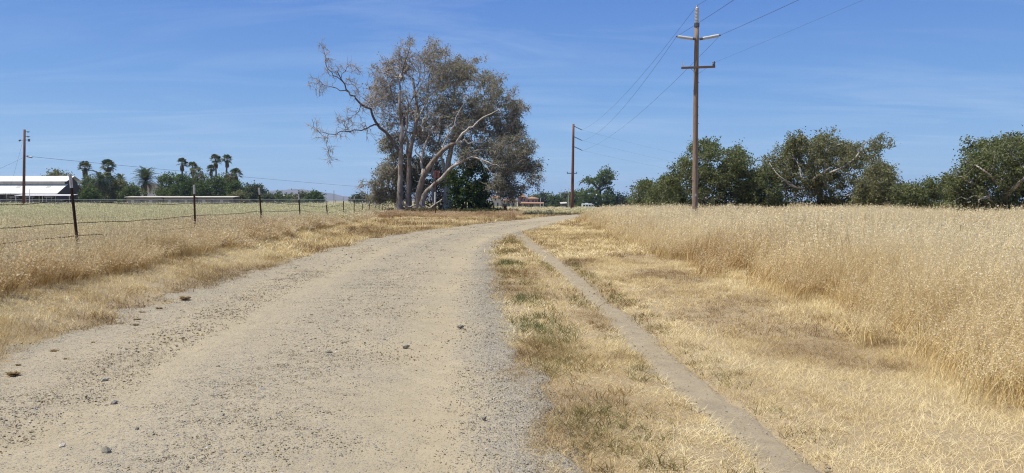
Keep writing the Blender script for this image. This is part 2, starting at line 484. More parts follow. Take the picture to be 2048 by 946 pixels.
L_syc = leaf_mat('sycamore_leaf', (.235, .21, .17), (.29, .27, .195), (.30, .295, .175), .42)
L_syclow = leaf_mat('grey_green_leaf', (.11, .11, .075), (.16, .162, .10), (.24, .235, .17), .3)
L_dark = leaf_mat('dark_green_leaf', (.042, .074, .024), (.078, .122, .037), (.14, .185, .056), .36)
L_row = leaf_mat('row_tree_leaf', (.088, .104, .044), (.145, .165, .066), (.225, .235, .105), .38)
L_row2 = leaf_mat('row_tree_olive_leaf', (.118, .118, .056), (.19, .185, .083), (.275, .26, .13), .38)
L_oak = leaf_mat('oak_leaf', (.065, .098, .034), (.11, .15, .052), (.17, .21, .075), .38)
L_bright = leaf_mat('bright_green_leaf', (.05, .08, .02), (.09, .13, .03), (.14, .19, .05), .3)
L_far = leaf_mat('far_tree_leaf', (.05, .068, .035), (.08, .098, .05), (.12, .135, .07), .3)
L_palm = leaf_mat('palm_frond', (.05, .065, .035), (.09, .11, .055), (.16, .18, .10), .2, .4, .45)
L_skirt = leaf_mat('dead_palm_frond', (.16, .11, .06), (.24, .17, .09), (.32, .24, .14), .2)

# ------------------------------------------------------------------ ground, road, path
def grid_faces(nr, nc, wrap=False):
    i = np.arange(nr - 1)[:, None]; j = np.arange(nc - (0 if wrap else 1))[None]
    j2 = (j + 1) % nc
    return np.stack([i * nc + j, i * nc + j2, (i + 1) * nc + j2, (i + 1) * nc + j], -1).reshape(-1, 4)

rr = .35 * 1.037 ** np.arange(273)           # out to about 7 km
th = np.concatenate([np.radians(np.arange(-46, 46, .3)), np.radians(np.arange(46, 314, 4.0))])
X = rr[:, None] * np.sin(th)[None]; Y = rr[:, None] * np.cos(th)[None]
Z = ground_z(X, Y)
V = np.stack([X, Y, Z], -1).reshape(-1, 3)
V = np.concatenate([V, [[0, 0, float(ground_z(0, 0))]]])
c0 = len(V) - 1; nc = len(th)
tri = np.stack([np.full(nc, c0), (np.arange(nc) + 1) % nc, np.arange(nc)], -1)
qs = grid_faces(len(rr), nc, True)[:, ::-1]
tag(link('ground', mesh_np('ground', V, [qs, tri], [M_ground], smooth=True)), 'dry grassy ground of straw thatch and bare soil', kind='structure')

def vnoise(x, y, s, seed=0):
    """cheap smooth value noise"""
    g = np.random.default_rng(seed).random((256, 256))
    x = np.asarray(x) * s + 64; y = np.asarray(y) * s + 64
    xi = np.floor(x).astype(int); yi = np.floor(y).astype(int); fx = x - xi; fy = y - yi
    fx = fx * fx * (3 - 2 * fx); fy = fy * fy * (3 - 2 * fy)
    a = g[yi % 256, xi % 256]; b = g[yi % 256, (xi + 1) % 256]; c = g[(yi + 1) % 256, xi % 256]; d = g[(yi + 1) % 256, (xi + 1) % 256]
    return (a * (1 - fx) + b * fx) * (1 - fy) + (c * (1 - fx) + d * fx) * fy

ys = np.concatenate([np.arange(-4, 2.5, .25), 2.5 * 1.011 ** np.arange(370)]); ys = ys[ys < 139]
uu = np.linspace(0, 1, 96)
wob_l = (vnoise(ys, ys * 0, 1.1, 3) - .5) * .55 + (vnoise(ys, ys * 0, 3.7, 4) - .5) * .3
wob_r = (vnoise(ys, ys * 0, 1.3, 5) - .5) * .22 + (vnoise(ys, ys * 0, 4.1, 6) - .5) * .14
xl = road_l(ys) - .25 + wob_l; xr = road_r(ys) + .12 + wob_r
X = xl[:, None] + (xr - xl)[:, None] * uu[None]; Y = np.repeat(ys[:, None], 96, 1)
Z = hz(X, Y) + .012 - .03 * (np.exp(-((uu - .33) / .09) ** 2) + np.exp(-((uu - .82) / .09) ** 2))[None] + .02 * np.sin(uu * math.pi)[None]
Z = Z - .05 * sst(.035, 0, uu)[None] - .05 * sst(.975, 1, uu)[None]
Z = Z + (vnoise(X, Y, 2.2, 8) - .5) * .03 + (vnoise(X, Y, 7, 9) - .5) * .014 + (vnoise(X, Y, 16, 10) - .5) * .010
road_me = mesh_np('gravel_road', np.stack([X, Y, Z], -1).reshape(-1, 3), [grid_faces(len(ys), 96)], [M_road], attrs={'u': np.repeat(uu[None], len(ys), 0).ravel()}, smooth=True)
tag(link('gravel_road', road_me), 'wide tan gravel road curving away to the right', kind='structure')

ys = np.concatenate([np.arange(-4, 2.5, .25), 2.5 * 1.014 ** np.arange(300)]); ys = ys[ys < 37.5]
uu = np.linspace(-1, 1, 15)
w = (PATH_W + .06 + .12 * sst(12, 26, ys)) * (1 + (vnoise(ys, ys * 0, 1.7, 15) - .5) * .3) * (1 + .8 * sst(30, 37, ys))
cx = path_c(ys) + (vnoise(ys, ys * 0, .5, 16) - .5) * .06
X = cx[:, None] + w[:, None] * uu[None]; Y = np.repeat(ys[:, None], 15, 1)
Z = hz(X, Y) - .030 - .045 * (np.abs(uu) ** 5)[None] * sst(36, 33, Y) + (vnoise(X, Y, 9, 18) - .5) * .014 + (vnoise(X, Y, 3, 19) - .5) * .02 + .05 * sst(31, 36, Y)
tag(link('foot_path', mesh_np('foot_path', np.stack([X, Y, Z], -1).reshape(-1, 3), [grid_faces(len(ys), 15)], [M_path], attrs={'u': np.repeat((uu * .5 + .5)[None] * .6 + .2, len(ys), 0).ravel()}, smooth=True)), 'narrow bare dirt footpath beside the gravel road', kind='structure')

# pale side track that leaves the road behind the sycamores
a = np.linspace(0, 1, 40)
cx = 9.5 - 13 * a - 6 * a * a; cy = 101 + 26 * a
X = cx[:, None] + np.linspace(-.3, .3, 5)[None]; Y = cy[:, None] + np.linspace(-1.7, 1.7, 5)[None]
tag(link('side_track', mesh_np('side_track', np.stack([X, Y, hz(X, Y) + .06], -1).reshape(-1, 3), [grid_faces(40, 5)], [M_track])), 'pale dirt side track leaving the road behind the sycamores', kind='structure')

# distant hills
M_hill = simple('dry_hill_grass', (.19, .15, .11), (.11, .095, .08), .004, .95, bump=0)
M_gold = simple('golden_hill_grass', (.42, .31, .14), (.30, .22, .10), .02, .95, bump=0)
def hills(name, prof, d, depth, mat, label, amp=0.0):
    px = np.array([p[0] for p in prof], float); py = np.array([p[1] for p in prof], float)
    xs_ = np.linspace(px[0], px[-1], 160); hh = np.interp(xs_, px, py)
    k = np.hanning(9); k /= k.sum(); hh = np.convolve(np.pad(hh, 4, 'edge'), k, 'valid')
    hgt = (402 - hh) / F * d + EYE
    hgt = hgt + (vnoise(xs_, xs_ * 0, .12, 33) - .5) * amp
    tt = np.linspace(0, 1, 24)
    xw = (xs_ - 1024) / F * d
    X = np.repeat(xw[None], 24, 0); Y = d - depth * .6 + depth * 1.2 * tt[:, None] + 0 * X
    prof_t = np.sin(tt * math.pi) ** 1.3
    Z = hgt[None] * prof_t[:, None] + (vnoise(X, Y, 8.0 / depth, 34) - .5) * amp * 2.2 * prof_t[:, None] - 1
    tag(link(name, mesh_np(name, np.stack([X, Y, Z], -1).reshape(-1, 3), [grid_faces(24, 160)], [mat], smooth=True)), label, kind='structure')
hills('hills', [(380, 402), (470, 398), (520, 389), (545, 385), (575, 379), (590, 378), (620, 381), (650, 389), (690, 395), (740, 396), (790, 391), (850, 395), (900, 398), (1000, 396), (1150, 400), (1350, 402)], 5200, 2200, M_hill, 'hazy mauve hills on the horizon', 12)
hills('golden_hill', [(535, 403), (555, 393), (575, 390), (600, 391), (620, 397), (640, 403)], 1300, 300, M_gold, 'low golden hill slope under the hazy hills', 1.5)

# ------------------------------------------------------------------ scattered grass (geometry nodes on a point mesh)
def tuft_mesh(name, n, spread, h, w, lean, segs, mats, heads=0, hs=.02, wind=.12, flat=0.0, seed=0, hmat=1, droop=.3):
    g = np.random.default_rng(seed)
    Vs, Q0, tri, vv, off, mi = [], [], [], [], 0, []
    for i in range(n):
        r = spread * math.sqrt(g.random()); a = g.random() * 6.283
        b = np.array([r * math.cos(a), r * math.sin(a), -.02])
        H = h * (.55 + .55 * g.random()); va = g.random()
        la = g.random() * 6.283; ln = lean * (.3 + g.random()) + flat * (g.random() > .4)
        dv = np.array([math.cos(la) * ln + wind * .9, math.sin(la) * ln - wind * .3, 0])
        fa = g.random() * 6.283; side = np.array([math.cos(fa), math.sin(fa), 0.0])
        t = np.linspace(0, 1, segs + 1)
        hv = max(.12, 1 - .5 * flat * g.random() * 1.7) if flat else 1
        c = b + H * (t[:, None] * np.array([0, 0, hv]) + (t ** 1.8)[:, None] * dv - (t ** 3)[:, None] * np.array([0, 0, .18 * min(1.5, np.linalg.norm(dv))]))
        ww = w * (.7 + .6 * g.random()) * (1 - .75 * t)
        Vv = np.stack([c - side * ww[:, None], c + side * ww[:, None]], 1).reshape(-1, 3)
        Vs.append(Vv); vv += [va] * len(Vv)
        for s_ in range(segs):
            k = off + 2 * s_; Q0.append((k, k + 1, k + 3, k + 2)); mi.append(0)
        off += len(Vv)
        if heads:
            for q in range(heads):
                tq = .62 + .38 * (q + g.random()) / heads
                p = np.array([np.interp(tq, t, c[:, ax]) for ax in range(3)])
                aa = g.random() * 6.283
                ds = np.array([math.cos(aa), math.sin(aa), 0]) * H * .09 * g.random() * (1.15 - tq) * 2.2 + np.array([wind * .12 * H, 0, 0])
                p = p + ds - np.array([0, 0, .25 * np.linalg.norm(ds)])
                L = hs * (.7 + .7 * g.random())
                ax = np.array([math.cos(aa) * .5 + wind, math.sin(aa) * .5, -.4 - droop + .9 * g.random()]); ax /= np.linalg.norm(ax)
                sv = np.cross(ax, g.normal(size=3)); sv /= np.linalg.norm(sv) + 1e-6
                Vv = np.array([p, p + ax * L * .45 + sv * L * .17, p + ax * L, p + ax * L * .45 - sv * L * .17])
                Vs.append(Vv); vv += [g.random()] * 4
                Q0.append((off, off + 1, off + 2, off + 3)); mi.append(hmat); off += 4
    return mesh_np(name, np.concatenate(Vs), [np.array(Q0)], mats, mi, {'v': vv})

def scatter(name, meshes, pts, scl, tint, label, tilt=.12, rotz=None, kind='stuff', cat=None, lean=0):
    """one object: points carrying rotation, scale, tint and variant; the tufts are instanced on them"""
    n = len(pts)
    if n == 0: return None
    me = bpy.data.meshes.new(name + '_points')
    me.vertices.add(n); me.vertices.foreach_set('co', np.ascontiguousarray(pts, np.float32).ravel())
    rot = np.stack([rg.normal(0, tilt, n), rg.normal(0, tilt, n), (rg.random(n) * 6.283 if rotz is None else rotz)], -1)
    if lean:
        rot[:, 2] = rg.normal(0, .6, n)
        a_ = (vnoise(pts[:, 0], pts[:, 1], .42, 301) - .5) * 2; b_ = (vnoise(pts[:, 0], pts[:, 1], 1.1, 302) - .5) * 2; c_ = (vnoise(pts[:, 0], pts[:, 1], .6, 303) - .5) * 2
        rot[:, 1] += lean * (.35 + .9 * a_ + .5 * b_); rot[:, 0] += lean * (c_ - .4 * b_)
    at = me.attributes.new('rot', 'FLOAT_VECTOR', 'POINT'); at.data.foreach_set('vector', np.ascontiguousarray(rot, np.float32).ravel())
    scl = np.asarray(scl, float)
    if scl.ndim == 1: scl = np.repeat(scl[:, None], 3, 1)
    at = me.attributes.new('scl', 'FLOAT_VECTOR', 'POINT'); at.data.foreach_set('vector', np.ascontiguousarray(scl, np.float32).ravel())
    at = me.attributes.new('tint', 'FLOAT', 'POINT'); at.data.foreach_set('value', np.asarray(tint, np.float32))
    at = me.attributes.new('pick', 'INT', 'POINT'); at.data.foreach_set('value', rg.integers(0, len(meshes), n).astype(np.int32))
    o = link(name, me)
    c = bpy.data.collections.new(name + '_variants')
    for m in meshes:
        c.objects.link(bpy.data.objects.new(m.name, m))
    ng = bpy.data.node_groups.new(name + '_scatter', 'GeometryNodeTree')
    ng.interface.new_socket('Geometry', in_out='INPUT', socket_type='NodeSocketGeometry')
    ng.interface.new_socket('Geometry', in_out='OUTPUT', socket_type='NodeSocketGeometry')
    gi = ng.nodes.new('NodeGroupInput'); go = ng.nodes.new('NodeGroupOutput')
    ci = ng.nodes.new('GeometryNodeCollectionInfo'); ci.inputs['Collection'].default_value = c
    ci.inputs['Separate Children'].default_value = True; ci.inputs['Reset Children'].default_value = True
    ip = ng.nodes.new('GeometryNodeInstanceOnPoints'); ip.inputs['Pick Instance'].default_value = True
    def named(nm, typ):
        x = ng.nodes.new('GeometryNodeInputNamedAttribute'); x.data_type = typ; x.inputs['Name'].default_value = nm; return x.outputs['Attribute']
    ng.links.new(gi.outputs[0], ip.inputs['Points']); ng.links.new(ci.outputs[0], ip.inputs['Instance'])
    ng.links.new(named('pick', 'INT'), ip.inputs['Instance Index'])
    er = ng.nodes.new('FunctionNodeEulerToRotation'); ng.links.new(named('rot', 'FLOAT_VECTOR'), er.inputs[0])
    ng.links.new(er.outputs[0], ip.inputs['Rotation'])
    ng.links.new(named('scl', 'FLOAT_VECTOR'), ip.inputs['Scale'])
    ng.links.new(ip.outputs[0], go.inputs[0])
    md = o.modifiers.new('scatter', 'NODES'); md.node_group = ng
    return tag(o, label, cat, kind=kind)

def rand_area(x0, x1, y0, y1, dens):
    """random points; x limits may be functions of y"""
    f0 = x0 if callable(x0) else (lambda y: np.full_like(y, x0)); f1 = x1 if callable(x1) else (lambda y: np.full_like(y, x1))
    yy = np.linspace(y0, y1, 60); wmax = max(float((f1(yy) - f0(yy)).max()), .01)
    n = int(wmax * (y1 - y0) * dens)
    y = y0 + (y1 - y0) * rg.random(n); a = f0(y); b = f1(y); x = rg.random(n) * wmax
    k = x < (b - a)
    return (a + x)[k], y[k]

view_r = lambda y: .80 * y + 3.0
view_l = lambda y: -.80 * y - 3.0

def layers(name, label, bands, mats, tintf, x0, x1, hfac=None, keep=None, kind='stuff', lean=0):
    """bands: (y0, y1, density, tuft kwargs). Everything of one kind of grass is one stuff object per band"""
    for bi, (y0, y1, dens, kw) in enumerate(bands):
        meshes = [tuft_mesh('%s_tuft' % name, mats=mats, seed=100 * bi + s + len(name) * 7, **kw) for s in range(6)]
        x, y = rand_area(x0, x1, y0, y1, dens)
        if keep is not None:
            k = keep(x, y); x, y = x[k], y[k]
        hf = np.ones(len(x)) if hfac is None else hfac(x, y)
        s = (.75 + .5 * rg.random(len(x)))
        scatter(name, meshes, np.stack([x, y, surf_z(x, y) - .005], -1), np.stack([s, s, s * hf], -1), np.clip(tintf(x, y) + rg.normal(0, .10, len(x)), 0, 1), label, lean=lean)

# --- tall wild oats right of the path
def field_keep(x, y): return (rg.random(len(x)) < .30 + .7 * sst(-.5, .9, x - field_e(y)) * (.55 + .8 * vnoise(x, y, .8, 46)))
def tint_right(x, y):
    e = x - field_e(y)
    return .70 + .14 * sst(0, 3, e) - .26 * sst(1.3, 0, e) + .5 * (vnoise(x, y, .25, 41) - .5) + .25 * (vnoise(x, y, 1.2, 42) - .5)
def h_right(x, y):
    e = x - field_e(y)
    return (.42 + .58 * sst(-.5, 1.6, e)) * (.72 + .5 * vnoise(x, y, .55, 43) + .18 * vnoise(x, y, 1.7, 45)) * (1 - .28 * sst(58, 100, y))
edge_r = lambda y: field_e(y) - .25 + (vnoise(y, y * 0, .8, 44) - .5) * 1.0 + (vnoise(y, y * 0, 2.7, 47) - .5) * .5
layers('tall_dry_grass', 'tall straw coloured wild oat field right of the footpath', [
    (2.8, 14, 48, dict(n=26, spread=.16, h=.98, w=.0027, lean=.30, segs=4, heads=10, hs=.022)),
    (14, 32, 15, dict(n=30, spread=.26, h=.98, w=.0050, lean=.28, segs=3, heads=6, hs=.036)),
    (32, 75, 4.6, dict(n=36, spread=.48, h=.98, w=.010, lean=.28, segs=2, heads=3, hs=.07)),
    (75, 138, 1.6, dict(n=36, spread=.9, h=.98, w=.018, lean=.22, segs=2, heads=3, hs=.15)),
], [G_dry, G_head], tint_right, edge_r, lambda y: np.minimum(view_r(y), 75), h_right, field_keep, lean=.30)

# --- greener oats in the pasture behind the fence
def tint_left(x, y):
    f = fence_x(y) - x
    return .10 + .30 * sst(.8, 6, f) + .42 * sst(18, 50, y) + .45 * (vnoise(x, y, .22, 51) - .5)
layers('pasture_grass', 'pale green wild oats in the pasture behind the wire fence', [
    (6, 20, 26, dict(n=22, spread=.18, h=.60, w=.0030, lean=.28, segs=3, heads=8, hs=.028)),
    (20, 45, 9, dict(n=26, spread=.30, h=.60, w=.0060, lean=.28, segs=3, heads=6, hs=.045)),
    (45, 95, 2.6, dict(n=30, spread=.6, h=.56, w=.012, lean=.28, segs=2, heads=3, hs=.11)),
    (95, 172, 1.1, dict(n=30, spread=1.0, h=.52, w=.022, lean=.28, segs=2, heads=2, hs=.2)),
], [G_left, G_lhead], tint_left, view_l, lambda y: fence_x(y) - .25, lambda x, y: .7 + .6 * vnoise(x, y, .6, 52), lean=.30)

# --- taller browner grass under the fence line
def tint_fence(x, y): return .36 + .5 * (vnoise(x, y, .45, 61) - .5) + .3 * (vnoise(x, y, 1.6, 62) - .5)
def h_fence(x, y):
    e = x - fence_x(y)
    return (.38 + .62 * sst(.6, -.2, e)) * (.60 + .85 * vnoise(x, y, .8, 63))
fe_out = lambda y: fence_x(y) + .22 + (vnoise(y, y * 0, .7, 64) - .5) * .6
layers('fence_row_grass', 'rusty brown dry grass growing along the wire fence', [
    (5, 20, 46, dict(n=20, spread=.13, h=.50, w=.0028, lean=.4, segs=4, heads=4, hs=.032)),
    (20, 50, 20, dict(n=24, spread=.22, h=.50, w=.0055, lean=.35, segs=3, heads=4, hs=.055)),
    (50, 86, 8, dict(n=26, spread=.35, h=.48, w=.011, lean=.35, segs=2, heads=3, hs=.10)),
], [G_dry, G_head], tint_fence, lambda y: fence_x(y) - .5, fe_out, h_fence, lean=.3)

# --- mown verges: left of the road, between road and path, right of the path
def tint_v(seed, base): return lambda x, y: base - .05 + .95 * (vnoise(x, y * .6, .6, seed) - .5) + .75 * (vnoise(x, y, 1.9, seed + 1) - .5) + .3 * (vnoise(x, y, 5, seed + 2) - .5)
lv0 = lambda y: fence_x(y) + .0
lv1 = lambda y: road_l(y) + .05 + (vnoise(y, y * 0, .9, 71) - .5) * .7
def vk_left(x, y):
    e = (lv1(y) - x)
    return (rg.random(len(x)) < .35 + .65 * sst(-.1, .4, e)) & (vnoise(x, y, 1.3, 77) > .10)
short_bands = [
    (3, 9, 560, dict(n=14, spread=.07, h=.088, w=.0014, lean=.6, segs=3, flat=.55)),
    (9, 22, 150, dict(n=15, spread=.12, h=.11, w=.0030, lean=.7, segs=2, flat=.7)),
    (22, 48, 24, dict(n=16, spread=.22, h=.17, w=.009, lean=.7, segs=2, flat=.6)),
    (48, 96, 7, dict(n=18, spread=.42, h=.20, w=.018, lean=.7, segs=2, flat=.6)),
]
layers('verge_grass', 'short golden grass on the verge between fence and road', short_bands, [G_short], lambda x, y: tint_v(72, .50)(x, y) + .34 * sst(.25, .55, x - fence_x(y)) * sst(1.15, .8, x - fence_x(y)) - .22 * sst(.8, .3, lv1(y) - x), lv0, lv1, lambda x, y: .6 + 1.1 * vnoise(x, y, .7, 73) + .5 * sst(.2, .6, lv1(y) - x) * sst(1.2, .7, lv1(y) - x), vk_left)
md0 = lambda y: road_r(y) - .14 + (vnoise(y, y * 0, 1.6, 81) - .5) * .22
md1 = lambda y: path_c(y) - .16 - .16 * sst(9, 26, y) + (vnoise(y, y * 0, 2.6, 82) - .5) * .18 + (vnoise(y, y * 0, 9, 182) - .5) * .22
layers('median_grass', 'short dry grass strip between the gravel road and the footpath', [(a, min(b, 36), d, k) for a, b, d, k in short_bands if a < 36], [G_short], tint_v(83, .56), md0, md1, lambda x, y: .45 + .9 * vnoise(x, y, .9, 84))
rv0 = lambda y: np.where(y < 37, path_c(y) + .17 + .16 * sst(9, 26, y), np.maximum(road_r(y) - .05, path_c(y) + .33)) - .01 + (vnoise(y, y * 0, 2.2, 85) - .5) * .18 + (vnoise(y, y * 0, 8, 185) - .5) * .22
layers('mown_grass', 'cut straw grass between the footpath and the tall oat field', short_bands, [G_short], lambda x, y: tint_v(86, .56)(x, y) - .28 * sst(.45, .1, x - path_c(y)), rv0, lambda y: field_e(y) + .3, lambda x, y: .6 + .8 * vnoise(x, y, .8, 87) + .7 * sst(.9, .2, field_e(y) - x))
# green and russet growth along the road edge and the path edges
layers('green_verge_weeds', 'green and russet weeds along the right gravel edge', [
    (3, 10, 210, dict(n=9, spread=.05, h=.13, w=.0035, lean=.7, segs=3, flat=.25)),
    (10, 34, 70, dict(n=11, spread=.10, h=.14, w=.0065, lean=.7, segs=2, flat=.25)),
], [G_green], lambda x, y: .40 + 1.0 * (vnoise(x, y, 1.1, 91) - .5), lambda y: road_r(y), lambda y: road_r(y) + 1.05,
    lambda x, y: .5 + .9 * vnoise(x, y, 1.2, 92), lambda x, y: (rg.random(len(x)) < .9 * sst(.30, .72, vnoise(x, y, .9, 93) * .6 + vnoise(x, y, 3.3, 94) * .5) * sst(1.05, .3, x - road_r(y)) * (.25 + .75 * sst(0, .22, x - road_r(y)))))
layers('path_edge_weeds', 'low russet green weeds lining the footpath', [
    (3, 10, 260, dict(n=9, spread=.05, h=.095, w=.0035, lean=.8, segs=3, flat=.3)),
    (10, 34, 95, dict(n=11, spread=.10, h=.11, w=.0065, lean=.8, segs=2, flat=.3)),
], [G_green], lambda x, y: .34 + .9 * (vnoise(x, y, 1.1, 95) - .5), lambda y: path_c(y) - .5, lambda y: path_c(y) + .75,
    None, lambda x, y: (abs(x - path_c(y)) > PATH_W + .03 + .14 * sst(9, 26, y)) & (rg.random(len(x)) < .9 * sst(.62, .2, np.abs(x - path_c(y)) - .05) * sst(.25, .62, vnoise(x, y, .8, 96) * .6 + vnoise(x, y, 3, 97) * .4)))
layers('gravel_edge_tufts', 'sparse straw tufts on the left gravel margin', [
    (3.5, 12, 34, dict(n=9, spread=.07, h=.08, w=.0025, lean=.9, segs=2, flat=.8)),
    (12, 40, 8, dict(n=12, spread=.12, h=.09, w=.005, lean=.9, segs=2, flat=.8)),
], [G_short], lambda x, y: .5 + .4 * (vnoise(x, y, 1, 98) - .5), lambda y: road_l(y) - .1, lambda y: road_l(y) + 1.5, None,
    lambda x, y: vnoise(x, y, 1.2, 99) * (1 - .35 * (x - road_l(y)) / 1.5) > .52)
# rusty dock, dry brush and brambles below the sycamores
layers('dry_brush', 'rusty brown weeds and dry brush below the sycamores', [
    (68, 92, 5, dict(n=26, spread=.45, h=.5, w=.018, lean=.5, segs=2, heads=6, hs=.09)),
], [G_brush, G_brush], lambda x, y: .68 + .9 * (vnoise(x, y, .35, 101) - .5), lambda y: -15.5 + 0 * y, lambda y: np.minimum(road_l(y) - 2.2, 0.5),
    lambda x, y: .5 + .9 * vnoise(x, y, .4, 102), lambda x, y: (y > 72) | (x < -11))
layers('bramble_patch', 'dark green brambles around the sycamore trunks', [
    (84, 98, 2.5, dict(n=40, spread=.6, h=.6, w=.04, lean=.9, segs=2, heads=10, hs=.16)),
], [G_bram, G_bram], lambda x, y: .5 + .9 * (vnoise(x, y, .3, 103) - .5), lambda y: -15 + 0 * y, lambda y: np.minimum(road_l(y) - 5.5, -1.0), lambda x, y: .5 + .9 * vnoise(x, y, .3, 104))
layers('far_meadow_grass', 'pale green and straw meadow beyond the road bend', [
    (98, 140, 1.5, dict(n=34, spread=.9, h=.5, w=.020, lean=.3, segs=2, heads=3, hs=.18)),
], [G_left, G_lhead], lambda x, y: .25 + .8 * (vnoise(x, y, .06, 111)), lambda y: -20 + 0 * y, lambda y: road_l(y) - .6, None,
    lambda x, y: ~((y - 101) / 26 - .12 < (9.5 - x) / 19) | (y > 118) | (y < 100))

# ------------------------------------------------------------------ gravel and stones
def stone_mesh(name, seed, mat, flat=.6):
    g = np.random.default_rng(seed)
    import bmesh
    bm = bmesh.new(); bmesh.ops.create_icosphere(bm, subdivisions=1, radius=1)
    for v in bm.verts:
        v.co *= 1 + .28 * (g.random() - .5) * 2
    q_ = g.random()
    # chip off flat facets
    for _ in range(6):
        nrm = Vector(g.normal(size=3)).normalized(); dd = .50 + .3 * g.random()
        for v in bm.verts:
            e = v.co.dot(nrm) - dd
            if e > 0: v.co -= nrm * e
    for v in bm.verts: v.co = Vector((v.co.x * (1.05 + .45 * q_), v.co.y * (.95 - .2 * q_), v.co.z * flat * 1.25))
    me = bpy.data.meshes.new(name); bm.to_mesh(me); bm.free(); me.materials.append(mat)
    return me
def stone_mat(name, c1, c2):
    m, n, o = new_mat(name)
    r = N(n, 'ShaderNodeObjectInfo').outputs['Random']; v = objco(n); f = noise(n, v, 2.5, 5, .7)
    c = ramp(n, [(0, c2), (1, c1)], r); c = mixc(n, .5, c, ramp(n, [(.3, (.6, .58, .54)), (.7, (1, 1, 1))], f), 'MULTIPLY')
    c = mixc(n, math_(n, 'MULTIPLY', ramp(n, [(.5, (0, 0, 0)), (.7, (1, 1, 1))], f), .45), c, (.46, .38, .25))
    finish(n, o, c, .92, f, .35, .1, spec=.08)
    return m
MS = [stone_mat('grey_stone', (.37, .34, .27), (.25, .23, .185)), stone_mat('tan_stone', (.52, .46, .35), (.34, .28, .19)), stone_mat('dark_stone', (.29, .27, .23), (.19, .18, .16)), stone_mat('pale_stone', (.62, .58, .50), (.46, .42, .35))]
MS.append(stone_mat('dusty_stone', (.42, .345, .215), (.29, .235, .145)))
SM = [stone_mesh('stone', 200 + i, MS[(4, 1, 0, 4, 2, 4, 1, 3, 4, 0, 4, 4, 1, 4, 3, 4, 1, 4, 0, 4)[i]]) for i in range(20)]
def gravel(name, label, y0, y1, dens, smed, x0=None, x1=None):
    x0 = x0 or (lambda y: road_l(y) - .3); x1 = x1 or (lambda y: road_r(y) + .15)
    x, y = rand_area(x0, x1, y0, y1, dens)
    u = (x - road_l(y)) / (road_r(y) - road_l(y))
    pr = np.interp(u, [0, .12, .22, .33, .5, .6, .74, .85, .92, .97, 1.05], [.6, .55, .45, .35, .6, .6, .3, .22, .5, .75, .7])
    pr = pr * (.6 + .8 * vnoise(x, y, 1.6, 121) * (.5 + vnoise(x, y, 5, 122)))
    k = rg.random(len(x)) < pr; x, y, u = x[k], y[k], u[k]
    s = smed * np.exp(rg.normal(0, .55, len(x))) * np.interp(u, [0, .25, .5, .9, 1], [1.25, 1.1, .9, .75, .8])
    s = np.clip(s, smed * .4, smed * 3.6)
    z = hz(x, y) + .012 - .03 * (np.exp(-((u - .33) / .09) ** 2) + np.exp(-((u - .82) / .09) ** 2)) + .02 * np.sin(np.clip(u, 0, 1) * math.pi) + (vnoise(x, y, 2.2, 8) - .5) * .03 + (vnoise(x, y, 7, 9) - .5) * .014
    scatter(name, SM, np.stack([x, y, z + s * np.interp(u, [0, .3, .5, 1], [-.08, -.05, .02, .04])], -1), np.stack([s, s, s * np.interp(u, [0, .3, .5, 1], [.6, .65, .9, 1])], -1), rg.random(len(x)), label, tilt=.3)
gravel('gravel', 'loose grey and tan gravel strewn over the road', 2.5, 8, 4600, .0037)
gravel('gravel', 'loose grey and tan gravel strewn over the road', 8, 18, 1400, .0054)
gravel('gravel', 'loose grey and tan gravel strewn over the road', 18, 60, 170, .010)

def path_pebbles():
    x, y = rand_area(lambda y: path_c(y) - .24, lambda y: path_c(y) + .24, 3.5, 20, 420)
    k = rg.random(len(x)) < .25 + .6 * sst(.08, .2, np.abs(x - path_c(y))); x, y = x[k], y[k]
    s = .0042 * np.exp(rg.normal(0, .5, len(x))); s = np.clip(s, .002, .016)
    scatter('path_pebbles', SM, np.stack([x, y, hz(x, y) - .027 + .02 * sst(.1, .24, np.abs(x - path_c(y)))], -1), s, rg.random(len(x)), 'small pebbles and crumbs of dirt on the footpath', tilt=.3)
path_pebbles()
rocks = [  # pixel, width in pixels, material, flatness, label
    (213, 914, 26, 0, .75, 'pale grey pointed stone, lowest large one on the road'),
    (228, 811, 19, 2, .6, 'dark wedge stone with a flat top on the left half of the road'),
    (274, 866, 13, 2, .9, 'small black stone just above the pale pointed stone'),
    (125, 895, 16, 3, .6, 'white stone lying close to the bottom left gravel'),
    (435, 742, 15, 1, .5, 'flat tan stone in the smooth dirt of the left lane'),
    (523, 791, 22, 2, .45, 'dark flat stone beside a dry twig clump mid road'),
    (657, 712, 13, 2, .8, 'dark rounded stone among grey gravel of the middle band'),
    (922, 657, 16, 2, .5, 'dark stone on the smooth right wheel line'),
    (813, 700, 14, 0, .6, 'grey stone paired beside a second grey pebble mid road'),
    (768, 686, 10, 2, .8, 'tiny black stone above the paired grey pebbles'),
    (500, 926, 20, 0, .5, 'bluish grey slab stone near the bottom edge of the road'),
    (447, 846, 13, 2, .8, 'small brown black stone left of the bottom centre'),
    (968, 848, 12, 2, .6, 'dark pebble low on the right wheel line'),
    (212, 763, 13, 3, .6, 'cream stone in the stony left margin'),
]
for px, py, wpx, mi, fl, lab in rocks:
    d = EYE * F / (py - 402) * 1.0
    p = P(px, py, d); s = wpx / F * d / 2 / 1.05
    u_ = (p[0] - float(road_l(d))) / float(road_r(d) - road_l(d))
    zz = float(hz(p[0], d)) + .012
    me = stone_mesh('loose_stone', px, MS[mi], fl)
    o = link('loose_stone', me, None, (p[0], d, zz + s * fl * .55)); o.scale = (s, s, s); o.rotation_euler = (rnd.uniform(-.35, .35), rnd.uniform(-.35, .35), rnd.random() * 3)
    tag(o, lab, 'stone', 'loose stones on the gravel road')

